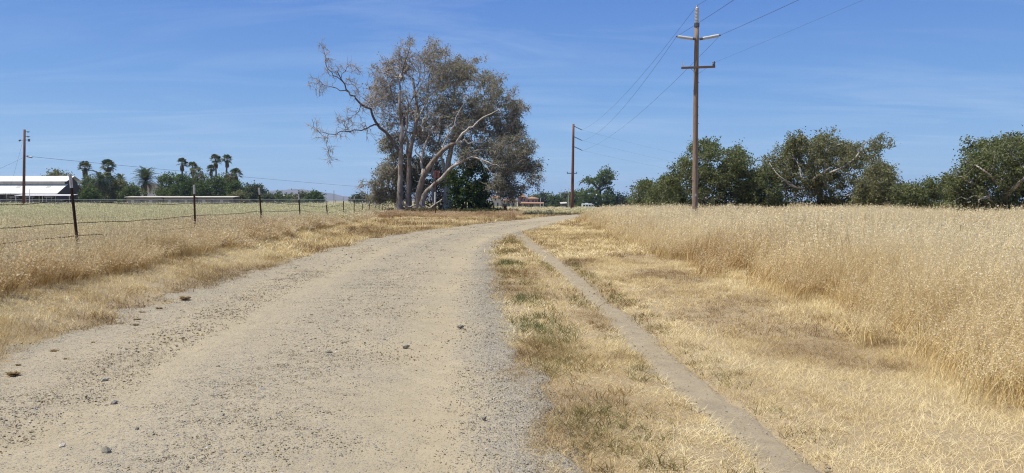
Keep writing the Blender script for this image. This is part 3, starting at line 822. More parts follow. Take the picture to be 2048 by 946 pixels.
# ------------------------------------------------------------------ trees
def smooth_path(pts, step=.5, jit=.0, g=rg):
    pts = np.asarray(pts, float)
    if len(pts) == 2: pts = np.stack([pts[0], pts.mean(0), pts[1]])
    Q = np.concatenate([[2 * pts[0] - pts[1]], pts, [2 * pts[-1] - pts[-2]]])
    o = []
    for i in range(1, len(Q) - 2):
        p0, p1, p2, p3 = Q[i - 1:i + 3]; n = max(2, int(np.linalg.norm(p2 - p1) / step))
        for k in range(n):
            t = k / n
            o.append(.5 * (2 * p1 + (p2 - p0) * t + (2 * p0 - 5 * p1 + 4 * p2 - p3) * t * t + (3 * p1 - p0 - 3 * p2 + p3) * t ** 3))
    o.append(Q[-2]); o = np.array(o)
    if jit:
        J = g.normal(0, jit, o.shape); J[0] = 0
        o = o + J
    return o

def grow(init, plen, att, bf):
    """connect attraction points to the skeleton (minimum of distance + bf * path length)"""
    n0, m = len(init), len(att)
    nodes = np.concatenate([init, att]); par = np.full(n0 + m, -1); pl = np.concatenate([plen, np.zeros(m)])
    D = np.linalg.norm(att[:, None] - init[None], axis=2)
    C = D + bf * (plen[None] + D)
    bp = C.argmin(1); best = C[np.arange(m), bp]
    left = np.ones(m, bool); order = []
    for _ in range(m):
        i = int(np.argmin(np.where(left, best, 1e9)))
        left[i] = False; k = n0 + i; par[k] = bp[i]
        pl[k] = pl[bp[i]] + np.linalg.norm(att[i] - nodes[bp[i]]); order.append(k)
        d = np.linalg.norm(att - att[i], axis=1); c = d + bf * (pl[k] + d)
        u = left & (c < best); best[u] = c[u]; bp[u] = k
    return nodes, par, order

def leaf_mesh(name, C, size, mat, origin, tint, g=rg, up=.25, asp=.62):
    n = len(C)
    ax = g.normal(size=(n, 3)); ax[:, 2] -= .25; ax /= np.linalg.norm(ax, axis=1, keepdims=True)
    nn = g.normal(size=(n, 3)); nn[:, 2] += up * 2
    sd_ = np.cross(ax, nn); sd_ /= np.linalg.norm(sd_, axis=1, keepdims=True) + 1e-9
    L = (size * (.6 + .8 * g.random(n)))[:, None]
    v0 = C - ax * L * .5; v1 = C + sd_ * L * asp * .5 + ax * L * .05; v2 = C + ax * L * .5; v3 = C - sd_ * L * asp * .5 + ax * L * .05
    V = np.stack([v0, v1, v2, v3], 1).reshape(-1, 3) - origin
    return mesh_np(name, V, [np.arange(4 * n).reshape(n, 4)], [mat], attrs={'tint': np.repeat(tint, 4)})

def build_trees(trees, att, bf=.25, leaf_s=.35):
    """trees: dicts(name,label,cat,group,base,limbs=[(pts,r0,r1,(mat))],bark,twig,leaf,leaf_n,leaf_size,tip)
    att: list of (point, leafiness). Crown points join whichever tree's limb is nearest."""
    init, plen, rad0, own = [], [], [], []
    for ti, T in enumerate(trees):
        T['paths'] = []
        for li, L in enumerate(T['limbs']):
            sp = smooth_path(L[0], T.get('step', .6), T.get('jit', .03) if li == 0 or 'spray' not in T else .085)
            rr_ = np.linspace(0, 1, len(sp)) ** .8; r = L[1] + (L[2] - L[1]) * rr_
            if li == 0: r = r * (1 + .55 * np.exp(-np.linspace(0, 1, len(sp)) * 14))
            T['paths'].append((sp, r, L))
            if len(L) > 4 and L[4] == 'bare': continue
            st = int(len(sp) * (.45 if li == 0 else .12))
            cl = np.concatenate([[0], np.cumsum(np.linalg.norm(np.diff(sp, axis=0), axis=1))])
            for q in range(st, len(sp)):
                init.append(sp[q]); plen.append(cl[q] + (0 if li == 0 else 4)); rad0.append(r[q]); own.append(ti)
    init = np.array(init); plen = np.array(plen) * .3; rad0 = np.array(rad0); own = np.array(own)
    A = np.array([a[0] for a in att]); LF = np.array([a[1] for a in att])
    nodes, par, order = grow(init, plen, A, bf)
    n0, n = len(init), len(nodes)
    owner = np.concatenate([own, np.zeros(n - n0, int)])
    for k in order: owner[k] = owner[par[k]]
    tipr = trees[0].get('tip', .012); ex = 2.3
    acc = np.zeros(n); nch = np.zeros(n, int); bigc = np.full(n, -1); bigv = np.zeros(n)
    for k in reversed(order):
        if nch[k] == 0: acc[k] = tipr ** ex
        p = par[k]; acc[p] += acc[k]; nch[p] += 1
        if acc[k] > bigv[p]: bigv[p] = acc[k]; bigc[p] = k
    rad = acc ** (1 / ex)
    starts = [k for k in order if par[k] < n0 or bigc[par[k]] != k]
    tw = [[] for _ in trees]
    for k in starts:
        p = par[k]; seq = [p, k]
        while bigc[k] >= 0:
            k = bigc[k]; seq.append(k)
        pts = nodes[seq]; r = rad[seq].copy(); r[0] = min(r[1] * 1.1, rad0[p] if p < n0 else 9)
        r = np.minimum(r, (rad0[p] * .75 if p < n0 else 9)); r[-1] = tipr * .7
        # kinked, slightly wandering branch between nodes
        mid = (pts[:-1] + pts[1:]) / 2; ln = np.linalg.norm(np.diff(pts, axis=0), axis=1)
        mid = mid + rg.normal(0, .11, mid.shape) * ln[:, None]; mid[:, 2] += .06 * ln
        allp = np.empty((len(pts) + len(mid), 3)); allp[0::2] = pts; allp[1::2] = mid
        allr = np.empty(len(allp)); allr[0::2] = r; allr[1::2] = (r[:-1] + r[1:]) / 2
        tw[owner[k]].append((allp, allr))
    for ti, T in enumerate(trees):
        b = np.asarray(T['base'], float)
        root = empty(T['name'], b, T['label'], T['cat'], T.get('group'))
        for li, (sp, r, L) in enumerate(T['paths']):
            mat = L[3] if len(L) > 3 and L[3] is not None else T['bark']
            kk = 10 if r[0] > .12 else 7
            me = tubes_np([(sp, r)], 'trunk' if li == 0 else 'limb', mat, b, lambda q: kk)
            link('trunk' if li == 0 else 'limb', me, root)
        thick = [q for q in tw[ti] if q[1][0] > T.get('split', .05)]; thin = [q for q in tw[ti] if q[1][0] <= T.get('split', .05)]
        if T.get('spray'):
            tips = [k for k in order if owner[k] == ti and nch[k] <= 1]
            for k in tips:
                dv = nodes[k] - nodes[par[k]]; dv = dv / (np.linalg.norm(dv) + 1e-9)
                for _ in range(T['spray']):
                    e = dv * .5 + rg.normal(0, .55, 3); e[2] -= .12; e = e / np.linalg.norm(e) * (.35 + .6 * rg.random())
                    st_ = nodes[k] - dv * rg.random() * .4; md_ = st_ + e * .5 + rg.normal(0, .05, 3)
                    thin.append((np.array([st_, md_, st_ + e]), np.array([tipr, tipr * .8, tipr * .45])))
        if thick: tag(link('branches', tubes_np(thick, 'branches', T['bark'], b, lambda q: 6 if q > .1 else 5), root), kind='stuff')
        if thin: tag(link('twigs', tubes_np(thin, 'twigs', T['twig'], b, lambda q: 3), root), kind='stuff')
        ks = np.array([k for k in order if owner[k] == ti and (nch[k] <= 1)], int)
        if len(ks):
            lf = LF[ks - n0]; cnt = rg.poisson(T['leaf_n'] * lf)
            C = np.repeat(nodes[ks], cnt, 0); clump = np.repeat(rg.random(len(ks)), cnt)
            C = C + rg.normal(0, T.get('leaf_s', leaf_s), C.shape) * np.array([1, 1, .75])
            # also leaves along the twig toward its parent
            pp = np.repeat(nodes[par[ks]], cnt, 0); tt = rg.random(len(C))[:, None] * .5; C = C * (1 - tt) + pp * tt + rg.normal(0, .08, C.shape)
            if len(C):
                tint = np.clip(.25 + .5 * clump + rg.normal(0, .17, len(C)), 0, 1)
                link('crown', leaf_mesh('crown', C, T['leaf_size'], T['leaf'], b, tint), root)
    return

def poly_pts(poly, n, d, depth, leafy=1.0, g=rg):
    """n random points inside a pixel outline at distance d, spread in depth"""
    poly = np.asarray(poly, float); x0, y0 = poly.min(0); x1, y1 = poly.max(0); o = []
    px = poly[:, 0]; py = poly[:, 1]; cx, cy = poly.mean(0); rad_ = np.sqrt(((poly - [cx, cy]) ** 2).sum(1)).mean()
    while len(o) < n:
        x = x0 + (x1 - x0) * g.random(); y = y0 + (y1 - y0) * g.random()
        ins = False; j = len(poly) - 1
        for i in range(len(poly)):
            if (py[i] > y) != (py[j] > y) and x < (px[j] - px[i]) * (y - py[i]) / (py[j] - py[i]) + px[i]: ins = not ins
            j = i
        if not ins: continue
        q = math.hypot(x - cx, y - cy) / rad_
        dd = depth * math.sqrt(max(.12, 1 - min(q, 1) ** 2)) * (g.random() * 2 - 1)
        lf = leafy(x, y) if callable(leafy) else leafy
        o.append((P(x, y, d + dd), lf))
    return o

def clump_pts(poly, n, d, depth, leafy=1.0, k=14, sd_px=14):
    """like poly_pts but gathered in clumps, so that gaps of sky stay between them"""
    c = poly_pts(poly, k, d, depth * .8, leafy)
    o = []
    for i in range(n):
        p, l = c[rg.integers(len(c))]
        s = sd_px / F * d
        o.append((p + rg.normal(0, s, 3) * np.array([1, 1, .8]), l * (.6 + .8 * rg.random())))
    return o

def gnd(px, d):
    x = (px - 1024) / F * d
    return np.array([x, d, float(ground_z(x, d))])

D = 90.0
def T_(seq, dd=0.0, dd1=None):
    n = len(seq); o = []
    for i, (x, y) in enumerate(seq):
        o.append(P(x, y, D + dd + ((dd1 - dd) * i / max(1, n - 1) if dd1 is not None else 0)))
    return o
def rooted(px, dd, seq, dd1=None):
    g0 = gnd(px, D + dd); g0[2] -= .15
    return [g0] + T_(seq, dd, dd1)

GS = 'old sycamores beside the road'
treesH = [
 dict(name='sycamore_tree', label='tall sycamore with pale straight trunk and a bare dead limb reaching over the pasture', cat='tree', group=GS, base=gnd(798, D), bark=B_syc, twig=B_twig, leaf=L_syc, leaf_n=8, leaf_size=.18, limbs=[
   (rooted(798, 0, [(800, 380), (801, 327), (803, 285), (804, 258), (799, 215), (800, 180)], -.5), .50, .16),
   (T_([(800, 180), (806, 140), (812, 115), (819, 90), (822, 74)], -.5, -1), .15, .03, B_dark),
   (T_([(803, 258), (808, 235), (822, 200), (836, 165), (842, 130)], 0, 2), .18, .04, B_dark),
   (T_([(803, 310), (789, 290), (773, 267), (754, 249), (747, 232), (739, 219), (725, 208), (713, 199), (702, 188), (692, 178), (684, 160), (678, 145)], 0, -3), .30, .08, B_dark),
   (T_([(692, 178), (682, 160), (668, 150), (656, 137), (650, 118), (649, 104), (641, 90)], -2.8, -3.5), .10, .025, B_dark),
   (T_([(697, 184), (680, 182), (663, 172), (650, 172), (640, 164), (628, 168), (615, 160)], -2.8, -1.5), .10, .02, B_dark),
   (T_([(682, 158), (690, 142), (700, 130), (712, 133), (717, 142)], -2.9, -4), .06, .02, B_dark),
   (T_([(757, 252), (748, 250), (739, 251), (727, 258), (715, 262), (700, 262), (687, 264), (672, 269), (656, 269), (645, 266), (635, 262), (628, 252), (622, 240)], -1, -4), .15, .025, B_dark),
   (T_([(657, 269), (655, 280), (654, 293), (658, 306), (661, 322)], -3.3, -3), .05, .015, B_dark),
   (T_([(722, 206), (718, 222), (706, 230), (697, 240), (686, 242), (676, 250)], -2, -.5), .07, .02, B_dark),
   (T_([(690, 264), (687, 252), (690, 240), (700, 236)], -2.5, -2.5), .05, .02, B_dark),
 ]),
 dict(name='sycamore_tree', label='sycamore with twin brown trunks in the middle of the roadside clump', cat='tree', group=GS, base=gnd(817, D - 1), bark=B_brown, twig=B_twig, leaf=L_syc, leaf_n=15, leaf_size=.18, limbs=[
   (rooted(817, -1, [(818, 380), (818, 330), (822, 295), (828, 267), (833, 240), (834, 215), (830, 185), (826, 155)], 1), .46, .13),
   (T_([(818, 330), (813, 290), (812, 255), (816, 220), (812, 190)], -1, -3), .28, .08, B_brown),
   (T_([(833, 240), (848, 215), (858, 185), (862, 150), (866, 118)], 0, 1), .15, .03, B_syc),
   (T_([(830, 190), (842, 165), (850, 140), (846, 115)], .5, -2), .10, .03, B_syc),
   (T_([(836, 229), (831, 228), (826, 224)], -1.5, -1.8), .17, .13, B_white, 'bare'),
   (T_([(846, 262), (845, 250), (848, 240), (850, 232)], -1.5, -1.5), .16, .12, B_white, 'bare'),
 ]),
 dict(name='sycamore_tree', label='leaning sycamore with long white limbs arching out over the right side', cat='tree', group=GS, base=gnd(833, D - 2), bark=B_brown, twig=B_twig, leaf=L_syc, leaf_n=15, leaf_size=.18, limbs=[
   (rooted(834, -2, [(838, 385), (846, 355), (858, 333), (870, 317), (884, 303), (898, 292), (912, 286)], -3), .52, .22),
   (T_([(912, 286), (922, 272), (930, 262), (946, 252), (968, 236), (985, 226), (1003, 217)], -3, -5), .20, .05, B_white),
   (T_([(912, 286), (928, 283), (945, 286), (962, 283), (980, 280), (1000, 272)], -3, -1), .17, .04, B_white),
   (T_([(847, 353), (846, 335), (843, 318), (850, 292), (858, 268), (856, 240), (857, 205)], -2, 1), .32, .07, B_syc),
   (T_([(843, 320), (836, 308), (830, 300)], -2, -3), .15, .10, B_white, 'bare'),
   (T_([(860, 262), (880, 240), (898, 212), (912, 180), (920, 150)], 0, 1), .14, .03, B_white),
   (T_([(884, 303), (892, 275), (905, 250), (918, 222), (930, 195)], -2.5, -4), .16, .03, B_white),
 ]),
 dict(name='sycamore_tree', label='low sycamore trunk sweeping right from behind the rusty sign', cat='tree', group=GS, base=gnd(842, D - 2.5), bark=B_brown, twig=B_twig, leaf=L_syclow, leaf_n=15, leaf_size=.18, limbs=[
   (rooted(841, -2.6, [(848, 392), (862, 376), (877, 362), (890, 349), (903, 336), (916, 328), (934, 318)], -3.5), .40, .16, B_syc),
   (T_([(934, 318), (947, 313), (962, 318), (977, 325), (992, 332), (1010, 334)], -3.5, -5), .15, .04, B_white),
   (T_([(905, 335), (925, 315), (945, 305), (970, 300), (1000, 302), (1030, 312)], -3.2, -2), .14, .03, B_white),
   (T_([(962, 316), (975, 340), (990, 352), (1002, 350)], -4, -5), .07, .03, B_white),
   (T_([(975, 380), (988, 375), (1000, 378), (1015, 372), (1030, 368)], -4, -3), .07, .03, B_white),
   (T_([(1000, 302), (1022, 322), (1040, 345), (1056, 360)], -2.5, -3), .07, .02, B_syc),
 ]),
 dict(name='sycamore_tree', label='broad pale grey trunk standing behind the rusty sign', cat='tree', group=GS, base=gnd(897, D + 4), bark=B_white, twig=B_twig, leaf=L_syc, leaf_n=15, leaf_size=.22, limbs=[
   (rooted(895, 4, [(895, 380), (893, 345), (898, 318), (905, 285), (908, 250), (902, 215)], 4), .75, .14),
   (T_([(895, 345), (884, 315), (880, 285), (884, 250), (882, 215), (888, 180)], 4, 5), .30, .05, B_white),
   (T_([(905, 285), (925, 258), (942, 225), (950, 190)], 4, 6), .20, .04, B_white),
   (T_([(868, 405), (868, 375), (865, 345), (870, 310)], 4, 4), .36, .18, B_white),
 ]),
]
crown_main = [(755, 158), (768, 132), (790, 112), (812, 96), (838, 104), (862, 90), (886, 98), (898, 118), (922, 125), (945, 128), (962, 148), (982, 143), (992, 165), (1016, 185), (1040, 215), (1040, 245), (1034, 285), (1045, 300), (1056, 330), (1050, 350), (1010, 330), (970, 312), (930, 305), (890, 315), (850, 300), (812, 290), (770, 262), (748, 235), (742, 205), (752, 190)]
def leafy_main(x, y):
    l = .42 + .85 * sst(820, 930, x) * sst(330, 200, y) + .25 * sst(900, 1000, x)
    return float(l)
att = clump_pts(crown_main, 3100, D + 2.3, 5, leafy_main, 85, 9.5) + poly_pts(crown_main, 1500, D + 2.3, 5.5, leafy_main)
att += clump_pts([(980, 270), (1035, 280), (1060, 310), (1088, 340), (1080, 352), (1062, 372), (1040, 392), (985, 398), (1000, 350), (960, 330), (930, 312)], 1000, D - 3, 3.5, 1.2, 26, 10)
att += clump_pts([(765, 268), (800, 290), (820, 330), (800, 395), (760, 400), (735, 388), (728, 358), (745, 340), (765, 350), (768, 310)], 800, D + 3, 2.5, 2.6, 26, 9)
att += clump_pts([(850, 320), (900, 330), (910, 395), (850, 400), (812, 390), (815, 340)], 260, D + 5, 1.8, 1.5, 14, 9)
att += clump_pts([(775, 335), (830, 330), (905, 335), (908, 412), (775, 412)], 420, D + 6, 1.6, 1.8, 24, 8)
att += poly_pts([(742, 205), (752, 150), (770, 160), (772, 240), (755, 225)], 90, D - 1, 2, .35)
for (px, py, sd) in [(822, 82, 5), (812, 92, 6), (862, 84, 6), (893, 105, 6), (950, 120, 6), (1000, 160, 7), (1025, 185, 8), (1046, 215, 6), (742, 178, 7), (735, 212, 6), (752, 140, 7), (1046, 270, 6), (1052, 295, 6), (1080, 325, 6), (725, 372, 6)]:
    att += [(P(px + rg.normal(0, sd), py + rg.normal(0, sd), D + rg.normal(0, 1)), .7) for _ in range(16)]
# bare twigs of the dead limb
for (px, py, dd) in [(650, 110, -3.4), (645, 95, -3.5), (660, 130, -3.2), (676, 140, -3), (705, 132, -3.8), (715, 145, -4), (690, 135, -3.5), (640, 165, -2), (625, 165, -1.7), (655, 168, -2.2), (635, 178, -2), (680, 240, -.7), (695, 245, -1), (705, 225, -1.5), (740, 200, -2), (728, 195, -2.4), (712, 185, -2.6), (640, 265, -3.8), (628, 250, -4), (650, 275, -3.5), (658, 300, -3), (660, 318, -3), (676, 275, -3), (690, 245, -2.5), (702, 258, -2.3), (720, 250, -1.5), (735, 260, -1.3), (660, 150, -3), (700, 160, -3), (715, 170, -3)]:
    for _ in range(9):
        att.append((P(px + rg.normal(0, 7), py + rg.normal(0, 7), D + dd + rg.normal(0, .5)), 0.0))
for T in treesH:
    T['tip'] = .020; T['spray'] = 4
    T['limbs'] = [(L[0], L[1] * .85, L[2] * .85, *L[3:]) if i == 0 else (L[0], L[1] * .7, L[2] * .7, *L[3:]) for i, L in enumerate(T['limbs'])]
build_trees(treesH, att, bf=.22, leaf_s=.30)

def auto_tree(name, label, cat, group, px, d, poly, n, leafm, bark, twig, leaf_n, leaf_size, depth, r0=.25, limbs=None, nl=5, forks=.35, clumps=30, sd_px=10, leafy=1.0, leaf_s=.35, bf=.3, tip=.015, lean=0, fill=.5):
    b = gnd(px, d); b[2] -= .1
    poly = [(x, y) for x, y in poly]
    ctr = np.mean(poly, 0); top = min(y for _, y in poly)
    ls = []
    if limbs is None:
        base_py = 402 + (EYE - b[2]) * F / d
        fk = P(px + lean, base_py - (base_py - top) * forks, d); fk[1] = d
        ls.append(([b, (b + fk) / 2 + rg.normal(0, .1, 3), fk], r0, r0 * .7))
        for q in poly_pts(poly, nl, d, depth * .7):
            e = fk + (q[0] - fk) * .72; m_ = (fk + e) / 2 + np.array([0, 0, .12 * np.linalg.norm(e - fk)])
            ls.append(([fk, m_, e], r0 * .55, r0 * .14))
    else:
        for i, (seq, ra, rb, *mt) in enumerate(limbs):
            pts = [P(x, y, d + (q[0] if q else 0)) for x, y, *q in seq]
            if i == 0: pts = [b] + pts
            ls.append((pts, ra, rb, *mt))
    att = clump_pts(poly, int(n * (1 - fill)), d, depth, leafy, clumps, sd_px) + poly_pts(poly, int(n * fill), d, depth, leafy)
    zmin = b[2] + .25
    att = [(np.array([p[0], p[1], max(p[2], zmin + .3 * rg.random())]), l) for p, l in att]
    build_trees([dict(name=name, label=label, cat=cat, group=group, base=b, limbs=ls, bark=bark, twig=twig, leaf=leafm, leaf_n=leaf_n, leaf_size=leaf_size, tip=tip, step=.5 if d < 130 else 1.2)], att, bf, leaf_s)

# dark leafy shrub at the right foot of the sycamores
auto_tree('elderberry_bush', 'dense dark green bush under the arching sycamore limbs', 'bush', None, 935, D - 1.5, [(905, 345), (925, 325), (955, 322), (972, 340), (975, 368), (972, 395), (985, 415), (960, 424), (915, 424), (893, 418), (905, 385), (898, 365)], 620, L_dark, B_dark, B_dark, 22, .26, 2.2, .16, clumps=40, sd_px=7, leaf_s=.26)

GR = 'trees along the far edge of the oat field'
auto_tree('field_tree', 'wide dark green tree directly behind the near utility pole', 'tree', GR, 1410, 74, [(1298, 408), (1305, 378), (1330, 352), (1352, 332), (1375, 308), (1400, 286), (1430, 292), (1452, 300), (1475, 292), (1488, 305), (1508, 322), (1512, 352), (1516, 395), (1520, 432), (1330, 432), (1300, 425)], 2100, L_row, B_grey, B_grey, 28, .18, 4.2, .22, nl=7, forks=.25, clumps=48, sd_px=10, leaf_s=.26, fill=.35)
auto_tree('field_tree', 'small dark green tree at the left end of the oat field treeline', 'tree', GR, 1290, 92, [(1262, 412), (1264, 385), (1275, 366), (1290, 362), (1310, 368), (1325, 385), (1330, 420), (1265, 420)], 330, L_row, B_grey, B_grey, 20, .24, 2.5, .14, clumps=22, sd_px=8)
auto_tree('field_tree', 'tallest olive tree with white limbs in the middle of the oat field treeline', 'tree', GR, 1640, 76, [(1516, 345), (1520, 318), (1548, 296), (1562, 310), (1575, 290), (1600, 276), (1625, 280), (1655, 270), (1690, 278), (1712, 298), (1722, 280), (1742, 275), (1765, 288), (1762, 320), (1755, 345), (1785, 345), (1790, 380), (1780, 432), (1530, 432), (1522, 395)], 3000, L_row2, B_pale, B_grey, 27, .175, 4.6, .26, clumps=60, sd_px=10, leaf_s=.26, fill=.32,
  limbs=[([(1640, 400), (1642, 372), (1648, 350)], .34, .24), ([(1648, 350, -1), (1662, 345, -2.6), (1678, 338, -3.4), (1700, 325, -3.2), (1716, 310, -2.6), (1730, 285, -2)], .16, .05), ([(1640, 385, -1), (1628, 365, -3), (1632, 352, -3.6), (1650, 342, -3.8), (1660, 335, -3.4)], .14, .07), ([(1642, 372, 0), (1610, 360, -3), (1602, 352, -3.4), (1600, 335, -2.8), (1585, 310, -2)], .13, .04), ([(1642, 380, -1), (1590, 375, -2.6), (1570, 362, -3.2), (1550, 345, -3), (1540, 325, -2)], .13, .04), ([(1648, 350, 0), (1650, 320, 1), (1660, 295, 1)], .16, .05), ([(1640, 400, 0), (1700, 390, -3), (1755, 382, -4), (1780, 380, -4)], .10, .05)])
auto_tree('field_tree', 'low greyish tree at the right foot of the tallest olive tree', 'tree', GR, 1770, 70, [(1700, 430), (1715, 365), (1740, 335), (1768, 330), (1788, 345), (1792, 372), (1815, 370), (1830, 385), (1832, 432)], 1200, L_row2, B_pale, B_grey, 25, .17, 3, .15, clumps=34, sd_px=10, leaf_s=.28)
auto_tree('field_tree', 'low dark bush filling the gap in the oat field treeline', 'bush', GR, 1855, 66, [(1796, 430), (1798, 376), (1832, 364), (1868, 364), (1902, 352), (1922, 370), (1908, 432)], 700, L_row, B_grey, B_grey, 24, .18, 2.2, .12, clumps=24, sd_px=9, leaf_s=.28)
auto_tree('field_tree', 'big dark tree cut off by the right edge of the picture', 'tree', GR, 2000, 52, [(1888, 415), (1905, 370), (1925, 345), (1928, 310), (1938, 292), (1975, 300), (1992, 278), (2010, 270), (2040, 265), (2080, 275), (2130, 300), (2150, 360), (2150, 440), (1900, 440)], 2700, L_row, B_pale, B_grey, 28, .145, 3.6, .25, clumps=60, sd_px=13, leaf_s=.22, fill=.35,
  limbs=[([(2000, 410), (2012, 385), (2020, 360)], .28, .2), ([(2005, 400, -1), (2030, 375, -2.6), (2048, 358, -3.2), (2075, 330, -3)], .15, .06), ([(2000, 415, -.5), (1972, 395, -2.2), (1962, 398, -2.6), (1955, 404, -2.4)], .10, .05), ([(2012, 385, 0), (1985, 355, -2.8), (1968, 340, -3), (1950, 330, -2.5)], .10, .04), ([(2020, 360, 0), (2015, 325, 0), (2010, 295, 0)], .14, .04), ([(2020, 360, 0), (2060, 320, 1), (2100, 310, 1)], .14, .04)])

auto_tree('field_tree', 'low dark bush closing the gap between the two biggest oat field trees', 'bush', GR, 1520, 73, [(1478, 432), (1484, 375), (1505, 345), (1528, 338), (1548, 355), (1562, 385), (1566, 432)], 650, L_row, B_grey, B_grey, 26, .18, 2.6, .13, clumps=26, sd_px=9, leaf_s=.27)
auto_tree('field_tree', 'low grey green bush between the near pole tree and the small left tree', 'bush', GR, 1330, 84, [(1296, 428), (1300, 385), (1320, 362), (1345, 360), (1362, 385), (1366, 430)], 420, L_row, B_grey, B_grey, 24, .21, 2.4, .13, clumps=22, sd_px=8, leaf_s=.28)
# oak with bare crooked limbs, beyond the bend
auto_tree('oak_tree', 'crooked dark oak with bare limbs beyond the road bend', 'tree', None, 1199, 330, [(1166, 362), (1172, 352), (1190, 356), (1200, 348), (1206, 340), (1222, 338), (1228, 350), (1222, 366), (1206, 372), (1190, 366), (1180, 366)], 200, L_oak, B_oak, B_oak, 13, .75, 3.9, .95, clumps=20, sd_px=4, leaf_s=.85, tip=.07, bf=.2,
  limbs=[([(1199, 400), (1198, 385), (1197, 378)], 1.25, .95), ([(1197, 380), (1190, 370), (1180, 363), (1170, 361), (1160, 367), (1158, 372)], .66, .12), ([(1197, 380), (1202, 368), (1210, 358), (1222, 347)], .74, .18), ([(1198, 384), (1210, 376), (1218, 378), (1225, 383), (1228, 378)], .46, .14, None, 'bare'), ([(1210, 376), (1222, 374), (1229, 370)], .22, .10, None, 'bare')])
auto_tree('shrub_tree', 'rounded green bush at the left foot of the crooked oak', 'bush', None, 1180, 325, [(1160, 413), (1158, 388), (1166, 376), (1180, 380), (1193, 378), (1204, 390), (1206, 414)], 220, L_oak, B_oak, B_oak, 16, .75, 4.5, .35, leaf_s=.85, tip=.05, clumps=20, sd_px=6)
auto_tree('shrub_tree', 'dark bush at the right foot of the crooked oak', 'bush', None, 1215, 328, [(1203, 414), (1206, 384), (1217, 378), (1226, 388), (1228, 414)], 120, L_dark, B_oak, B_oak, 18, .75, 3.6, .35, leaf_s=.85, tip=.05, clumps=12, sd_px=5)
GB = 'distant trees behind the houses'
far = [  # px, top, halfwidth, d, mat, label
    (1090, 386, 14, 420, L_far, 'distant round tree between the tiled house and the shed'),
    (1113, 391, 12, 410, L_bright, 'distant small palm like green tree left of the grey shed'),
    (1134, 386, 16, 430, L_syclow, 'distant olive tree above the grey shed'),
    (1152, 384, 12, 400, L_oak, 'distant tree directly behind the rusty angle pole'),
    (1238, 388, 14, 330, L_far, 'distant grey green tree just right of the crooked oak'),
    (1256, 396, 14, 340, L_oak, 'distant low tree in the dip left of the oat field treeline'),
    (1070, 391, 10, 450, L_oak, 'distant dark tree peeking over the tiled roof'),
]
for px, top, hw, d, mt, lab in far:
    bp_ = 402 + 3.8 * F / d
    auto_tree('distant_tree', lab, 'tree', GB, px, d, [(px - hw, bp_), (px - hw * 1.02, (top + bp_) / 2), (px - hw * .6, top + 4), (px, top), (px + hw * .55, top + 3), (px + hw, (top + bp_) / 2), (px + hw, bp_)], 150, mt, B_grey, B_grey, 13, d * .0026, hw / F * d * .7, .3, leaf_s=d * .0032, tip=.05, clumps=14, sd_px=5, fill=.6)
GL = 'trees around the far farmstead'
lt = [  # px, top, halfwidth, d, mat, label
    (115, 342, 26, 260, L_row2, 'olive round tree rising behind the white barn roof'),
    (176, 352, 17, 225, L_oak, 'dark tree at the right gable of the barn'),
    (178, 378, 14, 205, L_bright, 'bright yellow green bush beside the barn gable'),
    (212, 345, 22, 245, L_dark, 'dark tree between the two left fan palms'),
    (238, 358, 20, 215, L_row2, 'olive tree right of the shaggy feather palm'),
    (262, 372, 18, 210, L_oak, 'low green tree left of the round date palm'),
    (337, 343, 22, 235, L_oak, 'dark green tree at the right side of the round date palm'),
    (366, 348, 24, 230, L_dark, 'darkest green tree in front of the lone fan palm'),
    (395, 334, 16, 240, L_row2, 'brownish ivy covered tree under a palm crown'),
    (402, 365, 18, 228, L_dark, 'dark shaded tree under the brownish ivy tree'),
    (432, 352, 24, 235, L_oak, 'green tree below the pair of tall fan palms'),
    (458, 345, 16, 245, L_row2, 'brown green tree right of the tall palm pair'),
    (470, 362, 15, 230, L_dark, 'dark tree at the right end of the long stables'),
    (478, 385, 12, 215, L_row2, 'small olive bush at the right end of the long stables'),
    (507, 371, 23, 300, L_far, 'large round dark tree right of the stables'),
    (532, 391, 12, 290, L_far, 'small round bush right of the large round tree'),
    (551, 391, 11, 320, L_dark, 'small dark tree left of the golden hill'),
    (571, 396, 11, 330, L_bright, 'low pale bush below the golden hill'),
    (605, 387, 12, 310, L_syclow, 'grey green tree beside the fourth fence post'),
    (629, 386, 16, 300, L_dark, 'round dark tree between the fourth and fifth fence posts'),
    (584, 397, 9, 320, L_dark, 'low dark shrub under the right end of the golden hill'),
    (722, 392, 12, 330, L_far, 'dark tree left of the sycamore clump'),
    (752, 397, 16, 330, L_far, 'low dark trees seen past the last fence posts'),
]
for px, top, hw, d, mt, lab in lt:
    bp_ = 402 + (EYE - float(hz((px - 1024) / F * d, d))) * F / d
    auto_tree('farm_tree', lab, 'tree', GL, px, d, [(px - hw * .9, bp_), (px - hw * 1.05, (top + bp_) / 2), (px - hw * .7, top + (bp_ - top) * .18), (px - hw * .2, top + 1), (px + hw * .2, top), (px + hw * .65, top + (bp_ - top) * .14), (px + hw * 1.05, (top + bp_) / 2), (px + hw * .9, bp_)], int(120 + hw * 15), mt, B_grey, B_grey, 15, d * .0022, hw / F * d * .75, .28, leaf_s=d * .0026, tip=.04, clumps=18, sd_px=5.5, fill=.55)

